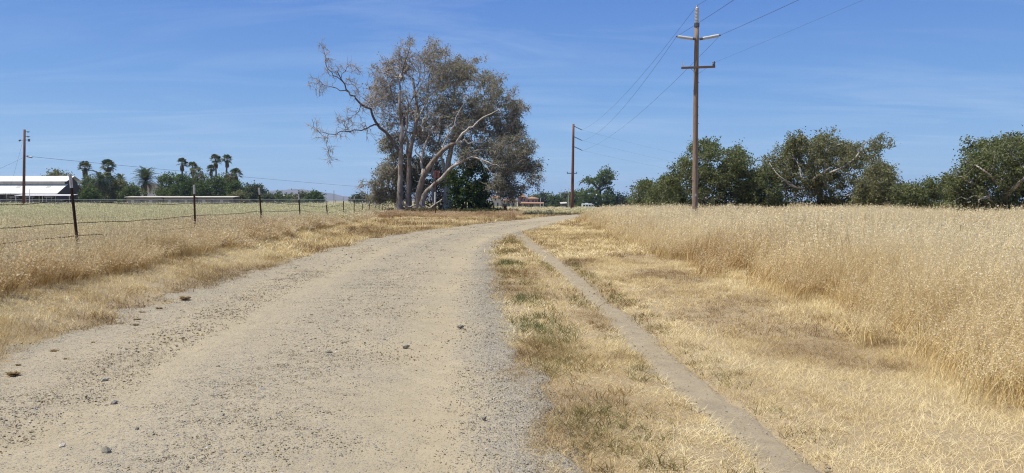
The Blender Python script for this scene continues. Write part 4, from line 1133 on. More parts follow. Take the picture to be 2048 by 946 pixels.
# ------------------------------------------------------------------ palms
M_ptrunk = simple('palm_trunk', (.20, .16, .12), (.11, .085, .065), 6, .9, (1, 1, 4))
def fan_leaf(V, Q, tint, base, dirv, up, L, Rr, g):
    """petiole then a pleated fan of blades"""
    dirv = dirv / np.linalg.norm(dirv); s = np.cross(dirv, up); s /= np.linalg.norm(s) + 1e-9; u = np.cross(s, dirv)
    tipp = base + dirv * L; tv = g.random()
    k = len(V); V += [base - s * .04, base + s * .04, tipp + s * .03, tipp - s * .03]; Q.append((k, k + 1, k + 2, k + 3)); tint += [tv] * 4
    for a in np.linspace(-1.9, 1.9, 11):
        dd = dirv * math.cos(a) + s * math.sin(a); r = Rr * (.85 + .25 * g.random()) * (1 - .12 * abs(a))
        w = np.cross(dd, u) * Rr * .11
        m_ = tipp + dd * r * .6; e = tipp + dd * r - np.array([0, 0, .22 * r * (1 + g.random())])
        k = len(V); V += [tipp, m_ + w + u * .03, e, m_ - w]; Q.append((k, k + 1, k + 2, k + 3)); tint += [tv + .2 * (g.random() - .5)] * 4
def fan_palm(px, py, d, lab, Rr=1.0, n=38, skirt=True):
    b = gnd(px, d); top = P(px, py, d); g = np.random.default_rng(int(px))
    root = empty('fan_palm', b, lab, 'palm tree', 'fan palms around the farmstead')
    mid = (b + top) / 2 + np.array([rg.normal(0, .25), 0, 0])
    sp = smooth_path([b, mid, top], 1.0); r = np.linspace(.38, .24, len(sp)) * (.8 + .2 * Rr)
    link('trunk', tubes_np([(sp, r)], 'trunk', M_ptrunk, b, lambda q: 9), root)
    V, Q, t = [], [], []; VS, QS, tS = [], [], []
    for i in range(n):
        a = g.random() * 6.283; el = R(-35 + 115 * (i / n) ** .8)
        dv = np.array([math.cos(a) * math.cos(el), math.sin(a) * math.cos(el), math.sin(el)])
        fan_leaf(V, Q, t, top, dv, np.array([0, 0, 1.0]), 1.0 * Rr, .95 * Rr, g)
    for i in range(26 if skirt else 0):
        a = g.random() * 6.283; dv = np.array([math.cos(a) * .45, math.sin(a) * .45, -1.0])
        fan_leaf(VS, QS, tS, top - np.array([0, 0, .3 + 1.2 * g.random()]), dv, np.array([math.cos(a), math.sin(a), .4]), .5 * Rr, .7 * Rr, g)
    link('crown', mesh_np('crown', np.array(V) - b, [np.array(Q)], [L_palm], attrs={'tint': np.clip(t, 0, 1)}), root)
    if skirt: link('dead_fronds', mesh_np('dead_fronds', np.array(VS) - b, [np.array(QS)], [L_skirt], attrs={'tint': np.clip(tS, 0, 1)}), root)
for px, py, d, Rr, lab in [
    (170, 335, 235, 1.15, 'fan palm nearest the barn, half sunk in dark trees'), (216, 333, 245, 1.35, 'bushy fan palm behind the shaggy feather palm'),
    (364, 326, 250, 1.0, 'lone slender fan palm above the dark trees'), (385, 334, 248, 1.0, 'fan palm crown poking out of the ivy covered tree'),
    (431, 320, 255, 1.15, 'left one of the two tallest fan palms'), (454, 319, 255, 1.0, 'right one of the two tallest fan palms'),
    (422, 338, 240, .8, 'small fan palm tucked against the tall pair'), (472, 348, 240, 1.1, 'fan palm at the right end of the palm group')]:
    fan_palm(px, py, d, lab, Rr * 1.12)

def frond_mesh(name, L, mat, seed, droop, wid=.8):
    g = np.random.default_rng(seed); V, Q, t = [], [], []
    n = 26; s = np.linspace(0, 1, n)
    cx = L * (s * .97); cz = L * (.35 * s - droop * s ** 2.3)
    c = np.stack([cx, 0 * s, cz], -1)
    for i in range(n - 1):
        k = len(V); w = .05 * (1 - s[i]) + .012
        V += [c[i] + [0, -w, 0], c[i] + [0, w, 0], c[i + 1] + [0, w, 0], c[i + 1] + [0, -w, 0]]; Q.append((k, k + 1, k + 2, k + 3)); t += [.8] * 4
        if i < 2: continue
        for sg in (-1, 1):
            ll = wid * math.sin(math.pi * min(1, .12 + s[i] * .86)) ** .6 * (.8 + .3 * g.random())
            tip = c[i] + np.array([ll * .55, sg * ll * .75, .18 * ll - .25 * ll * g.random()])
            m_ = (c[i] + tip) / 2; wv = np.array([.11, 0, 0])
            k = len(V); V += [c[i], m_ - wv, tip, m_ + wv]; Q.append((k, k + 1, k + 2, k + 3)); t += [.25 + .5 * g.random()] * 4
    return mesh_np(name, np.array(V), [np.array(Q)], [mat], attrs={'tint': np.clip(t, 0, 1)})
def feather_palm(px, py, d, lab, L, n, trunk_r=.5, drop=(.35, .75), dead=False, els=(-22, 82)):
    b = gnd(px, d); top = P(px, py, d)
    root = empty('date_palm', b, lab, 'palm tree', 'feather palms around the farmstead')
    link('trunk', tubes_np([(smooth_path([b, (b + top) / 2, top], .8), np.linspace(trunk_r, trunk_r * .9, len(smooth_path([b, (b + top) / 2, top], .8))))], 'trunk', M_ptrunk, b, lambda q: 10), root)
    ms = [frond_mesh('frond', L, L_palm, 300 + i, drop[0] + (drop[1] - drop[0]) * i / 3) for i in range(4)]
    for i in range(n):
        f = i / (n - 1); el = els[0] + (els[1] - els[0]) * f
        o = link('frond', ms[min(3, int((1 - f) * 4))], root, tuple(top - b + np.array([0, 0, .3 * f])))
        o.rotation_euler = (0, -R(el * .9 - 8), i * 2.39996); q = .8 + .3 * rg.random(); o.scale = (q, q, q)
    mk = frond_mesh('dead_frond', L * .75, L_skirt, 350, .8)
    for i in range(9):
        o = link('dead_frond', mk, root, tuple(top - b - np.array([0, 0, .2 + .2 * rg.random()])))
        o.rotation_euler = (0, R(30 + 20 * rg.random()), i * 2.4 + .3)
feather_palm(291, 363, 222, 'large round date palm in front of the white house roof', 4.6, 84, drop=(.45, .85), els=(-22, 84))
feather_palm(201, 362, 212, 'shaggy drooping feather palm near the barn', 4.4, 52, .45, (.8, 1.25), els=(-45, 75))
feather_palm(241, 361, 250, 'small feather palm top between two olive trees', 2.6, 26, .3)

# ------------------------------------------------------------------ fence along the pasture
M_rust = simple('rusty_steel', (.11, .055, .035), (.055, .03, .022), 14, .75, bump=.3, metal=.3)
M_white = simple('weathered_white_paint', (.74, .70, .64), (.50, .45, .39), 18, .6, bump=.15)
M_wire = simple('dark_rusty_wire', (.05, .036, .03), (.03, .023, .02), 20, .7, metal=.4)
f0 = gnd(0, 1); f0 = np.array([fence_x(15), 15, 0]); f0[2] = float(hz(f0[0], f0[1]))
fence = empty('wire_fence', f0, 'rusty barbed wire fence on steel posts with white tips along the pasture', 'fence')
# (top pixel, distance, lean of the foot in pixels)
posts = [(140, 348, 14.0, 15), (388, 369.6, 21.0, 1), (518, 375.5, 28.2, 6), (597, 388, 35.2, 4), (652, 401, 42.0, 4), (687, 394, 49.0, 0), (708.5, 393, 56, -1), (725, 402, 63, -1.5), (739, 402, 70, -2), (751, 406, 76, -2), (758, 408, 82, 0), (765, 409, 88, 0), (771, 410, 94, 0), (777, 410.5, 100, 0), (784, 408, 105, 0)]
posts = [(a_, b_, c_ * 1.0714, d_) for a_, b_, c_, d_ in posts]
posts = [(-330, 325, 10.3, 10), (-1150, 300, 6.4, 8)][::-1] + posts
PT = []
for px, py, d, ln in posts:
    top = P(px, py, d); ft = top + np.array([ln / F * d, 0, 0]); ft[2] = float(hz(ft[0], d))
    PT.append((top, ft))
    t = Vector(top - ft); up = t.normalized(); k = max(.35, t.length); ft2 = Vector(ft) - up * .25
    a = Vector(top) - up * .27
    wid = .055 if d < 30 else .06
    m = MB(); m.bar(ft2, a, wid, .010); fy = up.cross(Vector((1, 0, 0))).normalized()
    m.bar(ft2 - fy * .018, a - fy * .018, .012, .036)
    for q in np.arange(.1, (a - Vector(ft)).length, .06): 
        c = Vector(ft) + up * float(q) + fy * .008; m.bar(c, c + up * .018, .02, .014)
    po = m.build('post', M_rust, fence)
    m = MB(); m.bar(a, Vector(top), wid + .003, .013); m.bar(a - fy * .018, Vector(top) - fy * .018, .014, .038)
    m.build('painted_tip', M_white, po)
for wi, frac in enumerate((.69, .50, .31, .14)):
    m = MB(); ends = []
    for top, ft in PT:
        ends.append(ft + (top - ft) * (frac + rnd.uniform(-.035, .035)) + np.array([0, -.02, 0]))
    allp = []
    for i in range(len(ends) - 1):
        n = 12
        for q in range(n):
            t = q / n; p = ends[i] * (1 - t) + ends[i + 1] * t; p = p + np.array([0, 0, -.16 * t * (1 - t) * rnd.uniform(.9, 1.1) - .008 * math.sin(t * 20 + wi)]); allp.append(p)
    allp.append(ends[-1]); allp = np.array(allp)
    m.tube(allp, np.full(len(allp), .0056), 4, False)
    seg = np.concatenate([[0], np.cumsum(np.linalg.norm(np.diff(allp, axis=0), axis=1))])
    for s_ in np.arange(.05, seg[-1] if seg[-1] < 45 else 45, .125):
        p = np.array([np.interp(s_, seg, allp[:, k]) for k in range(3)]); an = rnd.random() * 3
        v = Vector((math.cos(an) * .016, .004, math.sin(an) * .016)); v2 = Vector((-v.z, .004, v.x))
        m.bar(Vector(p) - v, Vector(p) + v, .004); m.bar(Vector(p) - v2, Vector(p) + v2, .004)
    m.build('barbed_wire', M_wire, fence)

# ------------------------------------------------------------------ poles and wires
M_pole = simple('weathered_pole_wood', (.30, .225, .16), (.155, .105, .075), 4, .9, (6, 6, .5), .5, dist=.02)
M_pole2 = simple('red_brown_pole', (.20, .10, .065), (.11, .055, .04), 3, .85, (4, 4, .4))
M_arm = simple('grey_crossarm_wood', (.22, .16, .115), (.12, .085, .06), 5, .9, (1, 6, 6))
M_poly = simple('grey_polymer_insulator', (.50, .50, .49), (.42, .42, .41), 8, .45, spec=.5)
M_steel = simple('dark_galvanised_steel', (.16, .16, .17), (.09, .09, .095), 10, .5, metal=.6)
M_glass = simple('pale_porcelain', (.55, .52, .48), (.42, .38, .34), 8, .3, spec=.5)
M_line = simple('conductor_cable', (.09, .085, .085), (.06, .06, .06), 8, .6, metal=.3)

DP = 48.0
pb = gnd(1390, DP); ptop = P(1394, 15, DP)
pole = empty('utility_pole', pb, 'tall weathered wooden utility pole standing in the oat field', 'utility pole', 'utility poles')
ptw = P(1393.5, 50, DP)
m = MB(); sp = smooth_path([pb - [0, 0, .3], P(1391.3, 230, DP), ptw], 1.0); m.tube(sp, np.linspace(.185, .135, len(sp)), 14); m.build('shaft', M_pole, pole, True)
m = MB(); 
for i in range(24):
    t = .03 + .93 * i / 23; p = pb + (ptw - pb) * t; an = rnd.random() * 6.28; rr_ = .19 - .05 * t
    m.bar(p + np.array([math.cos(an) * rr_ * .9, math.sin(an) * rr_ * .9, 0]), p + np.array([math.cos(an) * (rr_ + .035), math.sin(an) * (rr_ + .035), 0]), .03)
m.build('step_bolts', M_steel, pole)
m = MB(); m.bar(pb + (ptw - pb) * .02 + np.array([.03, -.185, 0]), pb + (ptw - pb) * .80 + np.array([.03, -.155, 0]), .03, .02); m.build('ground_wire', M_steel, pole)
m = MB(); c_ = pb + (ptw - pb) * .16 + np.array([-.02, -.185, 0]); m.box(c_, (.10, .02, .16)); m.build('tag_plate', M_poly, pole)
# ribbed post insulator standing on the top
def ribbed(m, a, b, r, n, core=.55):
    a = np.array(a, float); b = np.array(b, float); t = np.linspace(0, 1, n * 4 + 1)
    rad_ = np.where(np.arange(len(t)) % 4 < 2, r, r * core); rad_[0] = rad_[-1] = r * .5
    m.tube(a[None] + (b - a)[None] * t[:, None], rad_, 10)
m = MB(); m.tube([ptw - [0, 0, .12], ptw + [0, 0, .10]], .165, 12); m.build('pole_cap', M_steel, pole)
m = MB(); ribbed(m, ptw + [0, 0, .10], ptop, .135, 11, .7); m.build('top_insulator', M_poly, pole, True)
m = MB(); m.tube([ptop, ptop + [0, 0, .12]], .05, 8); m.build('top_clamp', M_glass, pole)
La, Lb = P(1389, 79, DP), P(1352, 74, DP); Ra, Rb = P(1399, 79, DP), P(1439, 71.5, DP)
for a, b in ((La, Lb), (Ra, Rb)):
    a = a - [0, .15, 0]; b = b - [0, .15, 0]
    m = MB(); ribbed(m, a + (b - a) * .12, b - (b - a) * .05, .10, 15, .82); io = m.build('side_insulator', M_poly, pole, True)
    m = MB(); m.tube([a - (b - a) * .02, a + (b - a) * .14], .085, 8); m.tube([b - (b - a) * .07, b + (b - a) * .02], .05, 8); m.build('insulator_clamp', M_steel, io)
Ca, Cb = P(1361, 137, DP), P(1428.5, 134.5, DP); off = np.array([0, -.2, 0])
m = MB(); m.bar(Ca + off, Cb + off, .12, .13); m.build('crossarm', M_arm, pole, bevel=.01)
for q, e in ((.26, 1), (.76, 1)):
    m = MB(); c = Ca + (Cb - Ca) * q; m.bar(c + off - [0, .07, .05], P(1393, 150, DP) - [0, .2, 0], .035, .012); m.build('crossarm_brace', M_steel, pole)
for x0_, x1_, y_ in ((1363, 1363, 133), (1366, 1366, 133)):
    m = MB(); p = P(x0_, 134, DP) + off; m.tube([p, p + [0, 0, .26]], .018, 6); m.build('insulator_pin', M_glass, pole)
m = MB(); p = P(1426, 131, DP) + off; ribbed(m, p - [0, 0, .05], p + [0, 0, .22], .10, 3); m.build('bell_insulator', M_steel, pole, True)

DF = 119.0
fb = gnd(1144, DF); ft_ = P(1147, 248, DF)
pole2 = empty('utility_pole', fb, 'tall rusty red angle pole at the road bend with a small crossarm', 'utility pole', 'utility poles')
m = MB(); sp = smooth_path([fb - [0, 0, .3], (fb + ft_) / 2, ft_], 2); m.tube(sp, np.linspace(.27, .16, len(sp)), 12); m.build('shaft', M_pole2, pole2, True)
m = MB()
for i in range(30):
    p = fb + (ft_ - fb) * (.05 + .93 * i / 29); m.bar(p + np.array([-.27 + .1 * i / 29, -.05, 0]), p + np.array([-.12, -.05, 0]), .06)
m.build('step_bolts', M_glass, pole2)
m = MB(); m.bar(P(1134, 346.5, DF - .3), P(1154, 346.5, DF - .3), .10, .12); m.build('crossarm', M_steel, pole2)
for x in (1134.5, 1153.5):
    m = MB(); m.bar(P(x, 347, DF - .3), P(x, 343.5, DF - .3), .10); m.build('insulator', M_steel, pole2)
fa = [P(1150, 252, DF), P(1150, 273, DF), P(1150, 293, DF)]
fe = [P(1164, 260, DF), P(1164, 281, DF), P(1165, 301, DF)]
for a, b in zip(fa, fe):
    m = MB(); ribbed(m, a - np.array([.2, 0, 0]), b, .07, 8, .6); m.build('insulator_string', M_steel, pole2, True)

def cable(name, a, b, sag, r, label, group='overhead power lines', n=40):
    a = np.array(a, float); b = np.array(b, float); t = np.linspace(0, 1, n)
    p = a[None] + (b - a)[None] * t[:, None]; p[:, 2] -= 4 * sag * t * (1 - t)
    m = MB(); m.tube(p, r, 5, False); o = m.build(name, M_line)
    return tag(o, label, 'power line', group)
t1 = ptop + [0, 0, .12]; t2 = Lb - [0, .15, 0]; t3 = Rb - [0, .15, 0]
RW = .009
cable('power_line', t1, fe[0], 1.1, RW, 'power line from the top of the wooden pole to the top of the angle pole')
cable('power_line', t2, fe[1], 1.3, RW, 'power line from the left insulator to the middle of the angle pole')
cable('power_line', t3, fe[2], 1.1, RW, 'power line from the right insulator to the lowest string of the angle pole')
vis = lambda p, px, py, d: cable
e1, e2, e3 = P(1560, -110, 20), P(1640, -125, 20), P(1895, -150, 20)
cable('power_line', t1, e1 + (e1 - t1) * .5, .12, RW, 'power line from the pole top leaving over the upper edge')
cable('power_line', t2, e2 + (e2 - t2) * .5, .12, RW, 'power line rising from the left insulator past the pole top')
cable('power_line', t3, e3 + (e3 - t3) * .5, .12, RW, 'power line rising from the right insulator to the upper edge')
pc = P(1428, 126, DP) - [0, .2, 0]; e4 = P(2000, -120, 24)
cable('telephone_line', pc, e4 + (e4 - pc) * .4, .05, .004, 'thin faint line from the lower crossarm to the upper right')
for i, (a, y1) in enumerate(zip(fe, (330, 345, 357))):
    cable('power_line', a, P(1530, y1, 330), 1.5, .007, ('upper', 'middle', 'lower')[i] + ' line sloping right from the angle pole toward the treeline')

# left farm pole
DLp = 150.0
lb = gnd(48, DLp); ltp = P(49, 259, DLp)
pole3 = empty('utility_pole', lb, 'dark farm utility pole in front of the white barn', 'utility pole', 'utility poles')
m = MB(); m.tube([lb, (lb + ltp) / 2, ltp], np.array([.27, .24, .20]), 10); m.build('shaft', M_pole2, pole3, True)
for y in (263.5, 273):
    m = MB(); m.bar(P(51, y, DLp), P(60, y + .3, DLp), .09); m.bar(P(56, y - 1, DLp), P(56, y + 2, DLp), .12); m.build('bracket', M_steel, pole3)
m = MB(); m.bar(P(39, 280.5, DLp), P(58, 280, DLp), .08); m.build('bracket_arm', M_steel, pole3)
m = MB(); m.bar(P(41, 280, DLp), P(38, 282, DLp), .22); m.build('lamp_head', M_steel, pole3)
m = MB(); m.bar(P(58, 278, DLp), P(58, 283, DLp), .28); m.build('transformer', M_steel, pole3)
ws = P(55, 313, DLp); we = P(1240, 387, 720)
cable('power_line', P(50, 312, DLp), we, 5.0, .03, 'long service wire from the farm pole across the sky to the far trees', n=80)
m = MB(); m.tube([P(54, 312.5, DLp), P(64, 315, DLp)], .16, 6); m.build('splice_box', M_steel, pole3)
cable('guy_wire', P(47, 315, DLp), P(-120, 380, 140), .4, .018, 'guy wire slanting down to the left from the farm pole', 'guy wires of the farm pole')
cable('guy_wire', P(45, 285, DLp), P(18, 385, DLp - 4), 0, .012, 'thin guy wire dropping to the barn yard from the farm pole', 'guy wires of the farm pole')
for px, top, d, lab in ((668, 382, 330, 'thin distant pole seen between the fence posts and sycamores'), (735, 384, 330, 'thin distant pole just left of the sycamore clump'), (489, 388, 260, 'short pale pole in front of the round dark tree'), (1081, 396, 330, 'short pale pole in front of the tiled house'), (1136.5, 390, 250, 'thin pale pole just left of the angle pole')):
    b = gnd(px, d); o_ = empty('distant_pole', b, lab, 'pole', 'distant poles'); t_ = P(px, top, d)
    m = MB(); m.tube([b, t_], .13 if d > 300 else .10, 6); m.build('shaft', M_glass if 'pale' in lab else M_pole, o_)
    m = MB(); m.tube([t_, t_ + [0, 0, .2]], .16 if d > 300 else .13, 6); m.build('cap', M_steel, o_)

# ------------------------------------------------------------------ sign under the sycamores
M_sign = simple('faded_red_sign', (.26, .10, .07), (.15, .07, .055), 6, .7)
sb = gnd(871, 80); sg = empty('road_sign', sb, 'faded rusty red sign on a slim post before the sycamore trunks', 'sign')
m = MB(); m.tube([sb - [0, 0, .2], P(871.5, 340, 80)], .05, 8); m.build('post', M_rust, sg)
m = MB(); c_ = P(873, 348.5, 79.9); m.box(c_, (.62, .03, .72)); m.build('sign_plate', M_sign, sg, bevel=.01)
m = MB(); m.box(c_ - np.array([0, .021, 0]), (.14, .008, .44)); m.build('faded_mark', M_rust, sg)
m = MB(); m.tube([P(870.5, 384, 79.95), P(870, 408, 79.95)], .085, 10); m.build('white_sleeve', M_white, sg)
M_dead = bark_mat('dead_wood', (.55, .49, .42), (.42, .36, .30), (.26, .20, .16), 3)
for seq, r0_, lab in (([(804, 404), (810, 411), (820, 414), (832, 409)], .15, 'pale fallen branch at the foot of the left sycamore trunk'), ([(838, 409), (848, 415), (858, 417), (866, 412), (875, 406), (884, 399)], .13, 'crooked pale fallen branch leaning behind the sign post')):
    b = P(seq[0][0], seq[0][1], 85)
    me = tubes_np([(smooth_path([P(x, y, 85 + .3 * i) for i, (x, y) in enumerate(seq)], .3, .02), np.linspace(r0_, r0_ * .6, len(smooth_path([P(x, y, 85) for x, y in seq], .3))))], 'fallen_branch', M_dead, b, lambda q: 7) if False else None
    sp = smooth_path([P(x, y, 85 + .3 * i) for i, (x, y) in enumerate(seq)], .3, .02)
    me = tubes_np([(sp, np.linspace(r0_, r0_ * .5, len(sp)))], 'fallen_branch', M_dead, b, lambda q: 7)
    tag(link('fallen_branch', me, None, tuple(b)), lab, 'branch', 'fallen branches under the sycamores')
for px, lab in ((1008.5, 'left dark stump post by the track behind the bush'), (1011.5, 'right taller dark stump post by the track behind the bush'), (987, 'lone dark stump post beside the dark bush')):
    b = gnd(px, 98); m = MB(); m.tube([b - [0, 0, .1], b + [0, 0, 1.15 if px != 987 else .9]], .12, 8); m.tube([b + [0, 0, 1.1 if px != 987 else .85], b + [.03, 0, 1.2 if px != 987 else .95]], .07, 6); o = m.build('stump_post', M_pole2)
    tag(o, lab, 'post', 'dark stump posts')

# ------------------------------------------------------------------ barn
M_roof = simple('white_metal_roof', (.76, .75, .72), (.62, .60, .56), .9, .5, (1, 1, 1), .05, spec=.4)
M_beige = simple('beige_board_wall', (.54, .50, .44), (.43, .40, .35), 1.5, .8)
M_gable = simple('dark_grey_siding', (.12, .11, .095), (.085, .08, .07), 2, .85, (6, 6, .4))
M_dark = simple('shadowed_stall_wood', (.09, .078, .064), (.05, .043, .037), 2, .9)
M_pipe = simple('galvanised_pipe', (.27, .29, .31), (.18, .19, .21), 3, .6, metal=.3)
XR = (114 - 1024) / F * 200; XL = XR - 62; Y0 = 200.0
gb = float(hz(XR, 200)); zE = P(0, 386, 200)[2]; zL1 = P(0, 368.5, 204)[2]; zC = P(0, 362.5, 203.6)[2]; zR = P(0, 352, 207)[2]
barn = empty('barn', (XR - 20, Y0 + 7, gb), 'long white roofed barn with raised centre aisle and dark gable', 'barn')
Yr = 207.0
def roof_panels(y0, z0, y1, z1, x0, x1, n, th=.12):
    for i in range(n):
        a = x0 + (x1 - x0) * i / n + .012; b = x0 + (x1 - x0) * (i + 1) / n - .012
        m = MB(); m.prism([(a, y0, z0), (b, y0, z0), (b, y1, z1), (a, y1, z1)], (0, 0, -th + .02 * (i % 2))); m.build('roof_panel', M_roof, barn)
roof_panels(199.4, zE - .1, 204.2, zL1 + .05, XL, XR + .6, 16)
roof_panels(203.2, zC, Yr, zR, XL, XR + .9, 12)
roof_panels(2 * Yr - 203.2, zC, Yr + .02, zR + .01, XL, XR + .9, 12)
roof_panels(2 * Yr - 199.4, zE - .1, 2 * Yr - 204.2, zL1 + .05, XL, XR + .6, 16)
m = MB(); m.box(((XL + XR) / 2, 203.9, (zL1 + zC) / 2), (XR - XL, .1, zC - zL1 - .02)); m.build('clerestory_wall', M_beige, barn)
m = MB()
gp = [(XR, 200.2, gb), (XR, 200.2, zE - .2), (XR, 204.0, zL1 - .15), (XR, 204.0, zC - .2), (XR, Yr, zR - .2), (XR, 2 * Yr - 204, zC - .2), (XR, 2 * Yr - 204, zL1 - .15), (XR, 2 * Yr - 200.2, zE - .2), (XR, 2 * Yr - 200.2, gb)]
m.prism(gp, (-.15, 0, 0)); m.build('gable_wall', M_gable, barn)
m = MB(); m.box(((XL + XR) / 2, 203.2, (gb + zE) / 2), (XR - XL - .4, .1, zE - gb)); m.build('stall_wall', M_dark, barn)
for i in range(15):
    m = MB(); x = XR - .3 - i * 4.2; m.box((x, 200.1, (gb + zE - .25) / 2), (.18, .18, zE - gb - .25)); m.build('stall_post', M_beige, barn)
m = MB(); m.box(((XL + XR) / 2, 199.35, zE - .3), (XR - XL, .08, .22)); m.build('eave_board', M_beige, barn)
m = MB(); z_ = P(0, 389, 197)[2]; m.prism([(XR - 8, 195.5, z_ - .25), (XR + 6, 195.5, z_ - .25), (XR + 6, 199.2, z_ + .05), (XR - 8, 199.2, z_ + .05)], (0, 0, -.1)); m.build('lean_to_roof', M_roof, barn)
for x in (XR - 7.8, XR - 1, XR + 5.8):
    m = MB(); m.box((x, 195.7, (gb + z_ - .35) / 2), (.14, .14, z_ - .35 - gb)); m.build('lean_to_post', M_beige, barn)
for px in (33, 93):
    m = MB(); t_ = .62; yy = 199.4 + 4.8 * t_; zz = zE - .1 + (zL1 + .15 - zE) * t_; x = (px - 1024) / F * yy; m.prism([(x, yy, zz + .03), (x + 1, yy, zz + .03), (x + 1, yy + .8, zz + .43), (x, yy + .8, zz + .43)], (0, 0, .04)); m.build('skylight', M_beige, barn)
for px, w_ in ((27, 12), (58, 14), (98, 12)):   # small white shade covers in the yard
    d = 188; a = P(px, 394, d); b = gnd(px, d); o_ = empty('shade_cover', b, 'small white shade roof in the barn yard, %s' % {27: 'left of the farm pole', 58: 'just right of the farm pole', 98: 'before the right end of the barn'}[px], 'shelter', 'shade covers in the barn yard')
    hw = w_ / 2 / F * d
    m = MB(); m.box(a, (hw * 2, 1.6, .1)); m.build('roof', M_roof, o_)
    for s_ in (-1, 1):
        m = MB(); m.box((a[0] + s_ * (hw - .1), a[1], (a[2] + b[2]) / 2 - .03), (.1, .1, a[2] - b[2] - .05)); m.build('leg', M_pipe, o_)
for px, d in ((15, 184), (42, 182)):
    b = gnd(px, d)
b = gnd(59.5, 178); m = MB(); m.tube([b, P(59.5, 378, 178)], .07, 6); tag(m.build('flag_pole', M_roof), 'thin white pole standing in the barn yard', 'pole')
b = gnd(16, 180); o_ = empty('dead_shrub', b, 'bare dark shrub in the barn yard at the left edge', 'shrub')
m = MB()
for i in range(26):
    a = rnd.random() * 6.28; q = rnd.random(); m.tube([b, b + np.array([math.cos(a) * .3, math.sin(a) * .3, 1 + q * .5]), b + np.array([math.cos(a) * .9 * rnd.random(), math.sin(a) * .6, 1.5 + 1.6 * q])], np.array([.05, .035, .02]), 4)
m.build('stems', M_dark, o_)

# stables
M_shed = simple('grey_stable_boards', (.235, .215, .19), (.17, .155, .135), 2.5, .9, (8, 8, .3))
M_shedroof = simple('cream_shed_roof', (.62, .58, .48), (.50, .46, .38), 2, .6)
for x0, x1, top, lab in ((254, 326, 393.5, 'left stable shed with a pale thin roof'), (329, 394, 393.8, 'middle stable shed with a pale thin roof'), (396, 467, 393.6, 'right stable shed with a pale thin roof')):
    d = 205.0; a = (x0 - 1024) / F * d; b = (x1 - 1024) / F * d; zt = P(0, top, d)[2]; zg = float(hz((a + b) / 2, d)) - .1
    o_ = empty('stable_shed', ((a + b) / 2, d, zg), lab, 'shed', 'row of stable sheds')
    m = MB(); m.prism([(a - .3, d - .7, zt - .05), (b + .3, d - .7, zt - .05), (b + .3, d + 4, zt + .2), (a - .3, d + 4, zt + .2)], (0, 0, -.14)); m.build('roof', M_shedroof, o_)
    nb = 4
    for i in range(nb):
        xa = a + (b - a) * i / nb; xb = a + (b - a) * (i + 1) / nb
        m = MB(); m.box(((xa + xb) / 2, d, (zg + zt) / 2 - .12), (xb - xa - .06, .12, zt - zg - .2)); m.build('wall_panel', M_shed, o_)
        m = MB(); m.box((xa + (xb - xa) * .7, d - .08, zg + .75), ((xb - xa) * .33, .06, 1.5)); m.build('stall_door', M_gable if i % 2 else M_beige, o_)
    m = MB(); m.box(((a + b) / 2, d + 3.6, (zg + zt) / 2 - .1), (b - a, .1, zt - zg - .2)); m.build('back_wall', M_shed, o_)
# white house behind the date palm
d = 246; hb = gnd(297, d); wh = empty('farm_house', hb, 'white house with dark hipped roof half hidden behind the date palm', 'house')
a = P(276, 384, d); b = P(318, 384, d); zw = P(0, 381, d)[2]; zt = P(0, 366, d)[2]
m = MB(); m.box(((a[0] + b[0]) / 2, d + 3, (hb[2] + zw) / 2), (b[0] - a[0], 6, zw - hb[2])); m.build('wall', M_roof, wh)
m = MB(); cx_ = (a[0] + b[0]) / 2; w_ = (b[0] - a[0]) / 2 + .4
m.add([(cx_ - w_, d - .4, zw + .01), (cx_ + w_, d - .4, zw + .01), (cx_ + w_, d + 6.4, zw + .01), (cx_ - w_, d + 6.4, zw + .01), (cx_ - w_ * .3, d + 3, zt), (cx_ + w_ * .3, d + 3, zt)], [(0, 1, 5, 4), (1, 2, 5), (2, 3, 4, 5), (3, 0, 4), (3, 2, 1, 0)]); m.build('roof', M_gable, wh)
for q in (-.5, .5):
    m = MB(); m.box((cx_ + q * w_, d - .02, hb[2] + 1.6), (1, .06, 1)); m.build('window', M_dark, wh)

# pipe rail fence before barn and stables
pf = empty('pipe_fence', gnd(300, 172), 'grey pipe rail fence across the far side of the pasture', 'fence')
dpf = 173.0; xs_ = np.arange((-150 - 1024) / F * dpf, (760 - 1024) / F * dpf, 3.4)
for i, x in enumerate(xs_):
    z0_ = float(hz(x, dpf)); m = MB(); m.tube([(x, dpf, z0_ - .1), (x, dpf, z0_ + 1.5)], .06, 6); m.build('post', M_pipe, pf)
for h_ in (1.48, 1.15, .8):
    m = MB(); m.tube([(x, dpf - .07, float(hz(x, dpf)) + h_) for x in xs_], .032, 6); m.build('rail', M_pipe, pf)
# small things along it
M_green = simple('green_tank_paint', (.12, .20, .10), (.08, .14, .07), 2, .6)
b = gnd(111.5, 165)

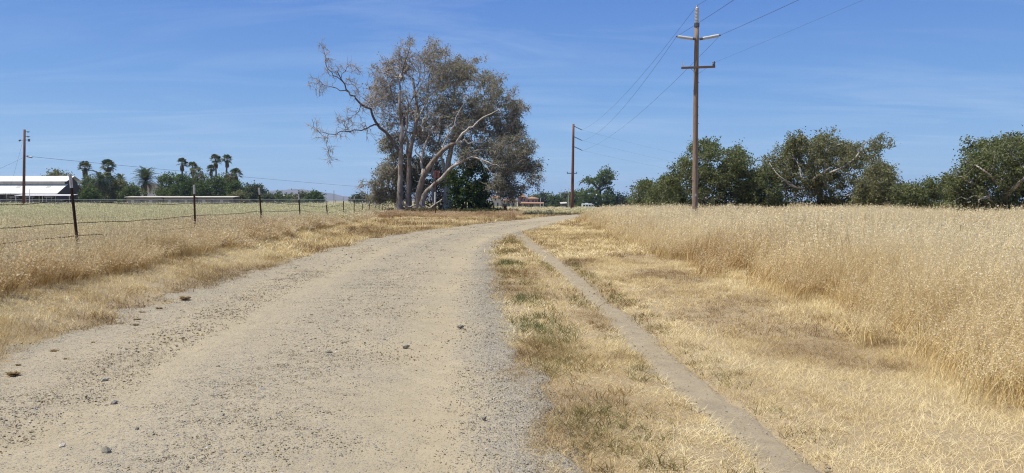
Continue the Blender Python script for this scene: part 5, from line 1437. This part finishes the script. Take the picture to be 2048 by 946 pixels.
# ------------------------------------------------------------------ houses, shed and van on the right
M_stucco = simple('cream_stucco', (.60, .53, .43), (.50, .44, .35), 1.2, .9, bump=.05)
M_stucco2 = simple('tan_stucco', (.42, .31, .23), (.34, .25, .18), 1.2, .9, bump=.05)
M_tile = simple('terracotta_tile', (.42, .24, .14), (.30, .165, .10), 1.5, .85)
M_win = simple('dark_window_glass', (.04, .05, .06), (.025, .03, .035), 1, .15, spec=.6)
def hip(m, x0, x1, y0, y1, z0, z1, ov=.5):
    x0 -= ov; x1 += ov; y0 -= ov; y1 += ov; hw = min(x1 - x0, y1 - y0) / 2; ym = (y0 + y1) / 2
    if x1 - x0 >= y1 - y0: ra, rb = (x0 + hw, ym, z1), (x1 - hw, ym, z1)
    else: ra, rb = ((x0 + x1) / 2, y0 + hw, z1), ((x0 + x1) / 2, y1 - hw, z1)
    m.add([(x0, y0, z0), (x1, y0, z0), (x1, y1, z0), (x0, y1, z0), ra, rb, (x0, y0, z0 - .25), (x1, y0, z0 - .25), (x1, y1, z0 - .25), (x0, y1, z0 - .25)], [(0, 1, 5, 4), (1, 2, 5), (2, 3, 4, 5), (3, 0, 4), (6, 7, 1, 0), (7, 8, 2, 1), (8, 9, 3, 2), (9, 6, 0, 3), (9, 8, 7, 6)])
def block(root, px0, px1, pyw, pyt, d, dep, wall, roof, wins, zg, name='wall'):
    x0 = (px0 - 1024) / F * d; x1 = (px1 - 1024) / F * d; zw = P(0, pyw, d)[2]; zt = P(0, pyt, d)[2]
    m = MB(); m.box(((x0 + x1) / 2, d + dep / 2, (zg + zw) / 2), (x1 - x0, dep, zw - zg)); m.build(name, wall, root)
    if roof is not None:
        m = MB(); hip(m, x0, x1, d, d + dep, zw + .26, zt); m.build('roof', roof, root)
    for wx, wy, ww, wh_ in wins:
        c = P(wx, wy, d - .03); hx = ww / F * d; hh = wh_ / F * d
        m = MB(); m.box(c, (hx, .14, hh)); wo = m.build('window', M_win, root)
        m = MB(); m.box((c[0], c[1] - .03, c[2] - hh / 2 - .12), (hx + .4, .3, .16)); m.build('sill', M_stucco, wo)
hg = float(hz(-5, 380))
h1 = empty('stucco_house', ((1003 - 1024) / F * 372, 372, hg), 'cream stucco house half hidden behind sycamore foliage', 'house')
block(h1, 982, 1002, 396, 390, 372, 9, M_stucco, M_tile, [(986, 408, 5, 6), (991, 399, 3, 4), (995.5, 409, 3, 7)], hg)
block(h1, 1002.3, 1034, 402, 396, 374, 9, M_stucco, M_tile, [(1007, 410, 4, 5), (1018, 410, 3, 5), (1027, 410, 3, 5)], hg, 'wing_wall')
h2 = empty('tiled_house', ((1065 - 1024) / F * 380, 380, hg), 'tan two storey house with terracotta roofs and a wide porch', 'house')
block(h2, 1036, 1052, 395, 386.5, 382, 10, M_stucco2, M_tile, [(1043, 400, 4, 5), (1048.5, 400, 2.5, 5)], hg, 'tower_wall')
block(h2, 1052.3, 1076, 398, 393, 382, 9, M_stucco2, M_tile, [(1057, 402, 3, 4), (1066, 402, 3, 4), (1072, 402, 2.5, 4)], hg)
block(h2, 1042, 1072, 408, 404.5, 377, 4.5, M_stucco2, M_tile, [(1048, 412, 4, 6), (1060, 412, 3, 6), (1065, 412, 3, 6)], hg, 'porch_wall')
m = MB(); a = P(1042, 406.2, 374); b = P(1088, 406.6, 374); m.prism([(a[0], 372.5, a[2]), (b[0], 372.5, b[2]), (b[0], 378, b[2] + .5), (a[0], 378, a[2] + .5)], (0, 0, -.25)); m.build('porch_roof', M_tile, h2)
for x in (1046, 1058, 1070, 1080, 1087):
    m = MB(); p = P(x, 406.8, 372.8); m.box((p[0], p[1], (p[2] + hg) / 2 - .1), (.35, .35, p[2] - hg - .2)); m.build('porch_post', M_stucco, h2)
sg_ = gnd(1135, 330); sh = empty('shed', sg_, 'grey roofed shed left of the rusty angle pole', 'shed')
d = 330; a = P(1121, 407, d); b = P(1134, 407, d)
m = MB(); m.prism([(a[0], d - 2, a[2]), (b[0], d - 2, b[2] + .2), (b[0], d + 5, b[2] + .7), (a[0], d + 5, a[2] + .5)], (0, 0, -.2)); m.build('roof', M_beige, sh)
m = MB(); m.box(((a[0] + b[0]) / 2, d + 1.5, (sg_[2] + a[2]) / 2 - .2), (b[0] - a[0] - .6, 5, a[2] - sg_[2] - .3)); m.build('wall', M_gable, sh)
m = MB(); m.box((a[0] + 1.4, d - 1.08, (sg_[2] + a[2]) / 2 - .5), (1.6, .1, a[2] - sg_[2] - 1)); m.build('door', M_roof, sh)
rb_ = gnd(1146, 325); cr = empty('low_shed', rb_, 'small low brown roofed shed beside the angle pole', 'shed')
p = P(1143, 411, 325); m = MB(); m.box((p[0], 325, (p[2] + rb_[2]) / 2), (2.5, 2.5, p[2] - rb_[2])); m.build('wall', M_stucco2, cr)
m = MB(); m.box((p[0], 325, p[2] + .1), (3.1, 3.1, .18)); m.build('roof', M_tile, cr)

# motorhome
M_van = simple('white_vehicle_paint', (.82, .82, .80), (.78, .78, .76), 2, .3, spec=.5, bump=0)
M_tyre = simple('tyre_rubber', (.03, .03, .03), (.02, .02, .02), 4, .9)
d = 300.0; vb = gnd(1177, d); vz = P(0, 407, d)[2]
van = empty('motorhome', vb, 'white motorhome parked behind the oats left of the crooked oak', 'motorhome')
x0 = (1163.5 - 1024) / F * d; x1 = (1191 - 1024) / F * d; hv = vz - vb[2]
m = MB(); prof = [(x0, vb[2] + .4), (x0, vz - .1), (x0 + .2, vz), (x1 - 1.6, vz), (x1 - 1.2, vz - .25), (x1 - .75, vb[2] + hv * .62), (x1 - .05, vb[2] + hv * .52), (x1, vb[2] + .45)]
m.prism([(x, d - 1.1, z) for x, z in prof], (0, 2.2, 0)); m.build('body', M_van, van, bevel=.06)
for xa, xb in ((.08, .22), (.28, .42), (.48, .62)):
    m = MB(); w_ = x1 - x0; m.box((x0 + w_ * (xa + xb) / 2, d - 1.11, vz - hv * .28), (w_ * (xb - xa), .05, hv * .2)); m.build('window', M_win, van)
m = MB(); m.prism([(x1 - 1.35, d - 1.125, vz - hv * .16), (x1 - .95, d - 1.125, vz - hv * .38), (x1 - 1.7, d - 1.125, vz - hv * .38), (x1 - 1.7, d - 1.125, vz - hv * .16)], (0, .04, 0)); m.build('cab_window', M_win, van)
for x in (x0 + 1.1, x1 - .9):
    for y in (d - 1.0, d + 1.0):
        m = MB(); m.tube([(x, y - .13, vb[2] + .36), (x, y + .13, vb[2] + .36)], .36, 14); wo = m.build('wheel', M_tyre, van)
        m = MB(); m.tube([(x, y - .15, vb[2] + .36), (x, y - .131, vb[2] + .36)], .2, 10); m.build('rim', M_pipe, wo)
m = MB(); m.box(((x0 + x1) / 2 - .8, d, vz + .11), (1.0, .8, .2)); m.build('roof_vent', M_van, van)
# chain link fence before the houses
cf = empty('mesh_fence', gnd(1060, 300), 'low grey mesh fence in front of the far houses', 'fence')
xs_ = np.arange((960 - 1024) / F * 300, (1145 - 1024) / F * 300, 3.0)
for x in xs_:
    z0_ = float(hz(x, 300)); m = MB(); m.tube([(x, 300, z0_), (x, 300, z0_ + 1.9)], .05, 5); m.build('post', M_pipe, cf)
for h_ in (.4, .9, 1.4, 1.85):
    m = MB(); m.tube([(x, 299.93, float(hz(x, 300)) + h_) for x in xs_], .03, 5); m.build('rail', M_pipe, cf)

# ------------------------------------------------------------------ small weeds one can point at
def weed(px, py, wpx, label, h=.5, n=60, mat=G_weed):
    d = EYE * F / (py - 402); b = P(px, py, d); b[2] = float(surf_z(b[0], d)) + .005; s = wpx / F * d / 2 * .8
    g = np.random.default_rng(int(px * 3 + py)); V, Q, v = [], [], []
    for i in range(n):
        a = g.random() * 6.283; r = s * (.4 + .7 * g.random()); e = np.array([math.cos(a) * r, math.sin(a) * r, s * h * (.3 + g.random())])
        w_ = np.cross(e, [0, 0, 1.0]); w_ = w_ / (np.linalg.norm(w_) + 1e-9) * s * .13; c = e * .55 + np.array([0, 0, s * .12])
        k = len(V); V += [np.zeros(3), c - w_, e, c + w_]; Q.append((k, k + 1, k + 2, k + 3)); v += [g.random()] * 4
    me = mesh_np('weed_clump', np.array(V), [np.array(Q)], [mat], attrs={'v': v, 'tint': np.full(len(V), .6)})
    return tag(link('weed_clump', me, None, tuple(b)), label, 'weed', 'small weed clumps on the left gravel margin')
for px, py, w_, lab in [(27, 757, 40, 'widest dark green weed clump at the left picture edge'), (37, 736, 17, 'small green weed tuft just above the widest clump'), (110, 708, 28, 'brown weed clump in the stones below the golden verge'), (130, 722, 14, 'small dark weed below the brown clump'), (155, 698, 11, 'tiny weed above and right of the brown clump'),
    (188, 690, 18, 'dark brown weed clump near the verge edge'), (198, 705, 11, 'little round weed below the dark brown clump'), (213, 682, 14, 'thin yellowish weed right of the dark brown clump'), (235, 696, 14, 'low weed rightmost before the open gravel'), (370, 604, 36, 'bushy olive weed at the verge corner'), (318, 622, 22, 'olive weed left of the bushy verge weed'), (275, 645, 24, 'flat brown weed on the gravel slope'), (285, 630, 20, 'grey green weed above the flat brown one'), (272, 655, 20, 'low dark weed under the flat brown one'), (388, 621, 14, 'small weed right below the bushy verge weed'), (505, 785, 20, 'dry grey twig clump beside the dark flat stone')]:
    weed(px, py, w_, lab)
# tall thistle in the oats
b = gnd(1900, 17.5); th_ = empty('tall_weed', b, 'tall dark branching weed rising out of the oats on the right', 'weed')
m = MB(); top_ = []
for seq in ([(1912, 520), (1912, 490), (1902, 470), (1893, 458), (1885, 450)], [(1912, 500), (1914, 480), (1908, 468)], [(1913, 492), (1918, 470), (1921, 458), (1922, 452)], [(1913, 505), (1916, 480), (1913, 464)]):
    pts = [P(x, y, 17.5) for x, y in seq]; m.tube(pts, np.linspace(.012, .006, len(pts)), 5); top_.append(pts[-1])
pts0 = [b, P(1912, 520, 17.5)]; m.tube(pts0, .012, 5)
m.build('stem', M_green, th_)
for p in top_:
    m = MB(); m.tube([p - [0, 0, .03], p, p + [0, 0, .03]], np.array([.012, .026, .008]), 7); m.build('flower_head', M_dark, th_)

# ------------------------------------------------------------------ air
m, n, o = new_mat('haze_air')
pv = N(n, 'ShaderNodeVolumePrincipled'); pv.inputs['Color'].default_value = (.58, .76, 1.0, 1); pv.inputs['Density'].default_value = 1.15e-4; pv.inputs['Anisotropy'].default_value = .2
n.links.new(pv.outputs[0], o.inputs['Volume'])
hb_ = MB(); hb_.box((0, 0, 55), (14600, 14600, 124)); tag(hb_.build('haze', m), 'pale air fading the far hills', kind='stuff')
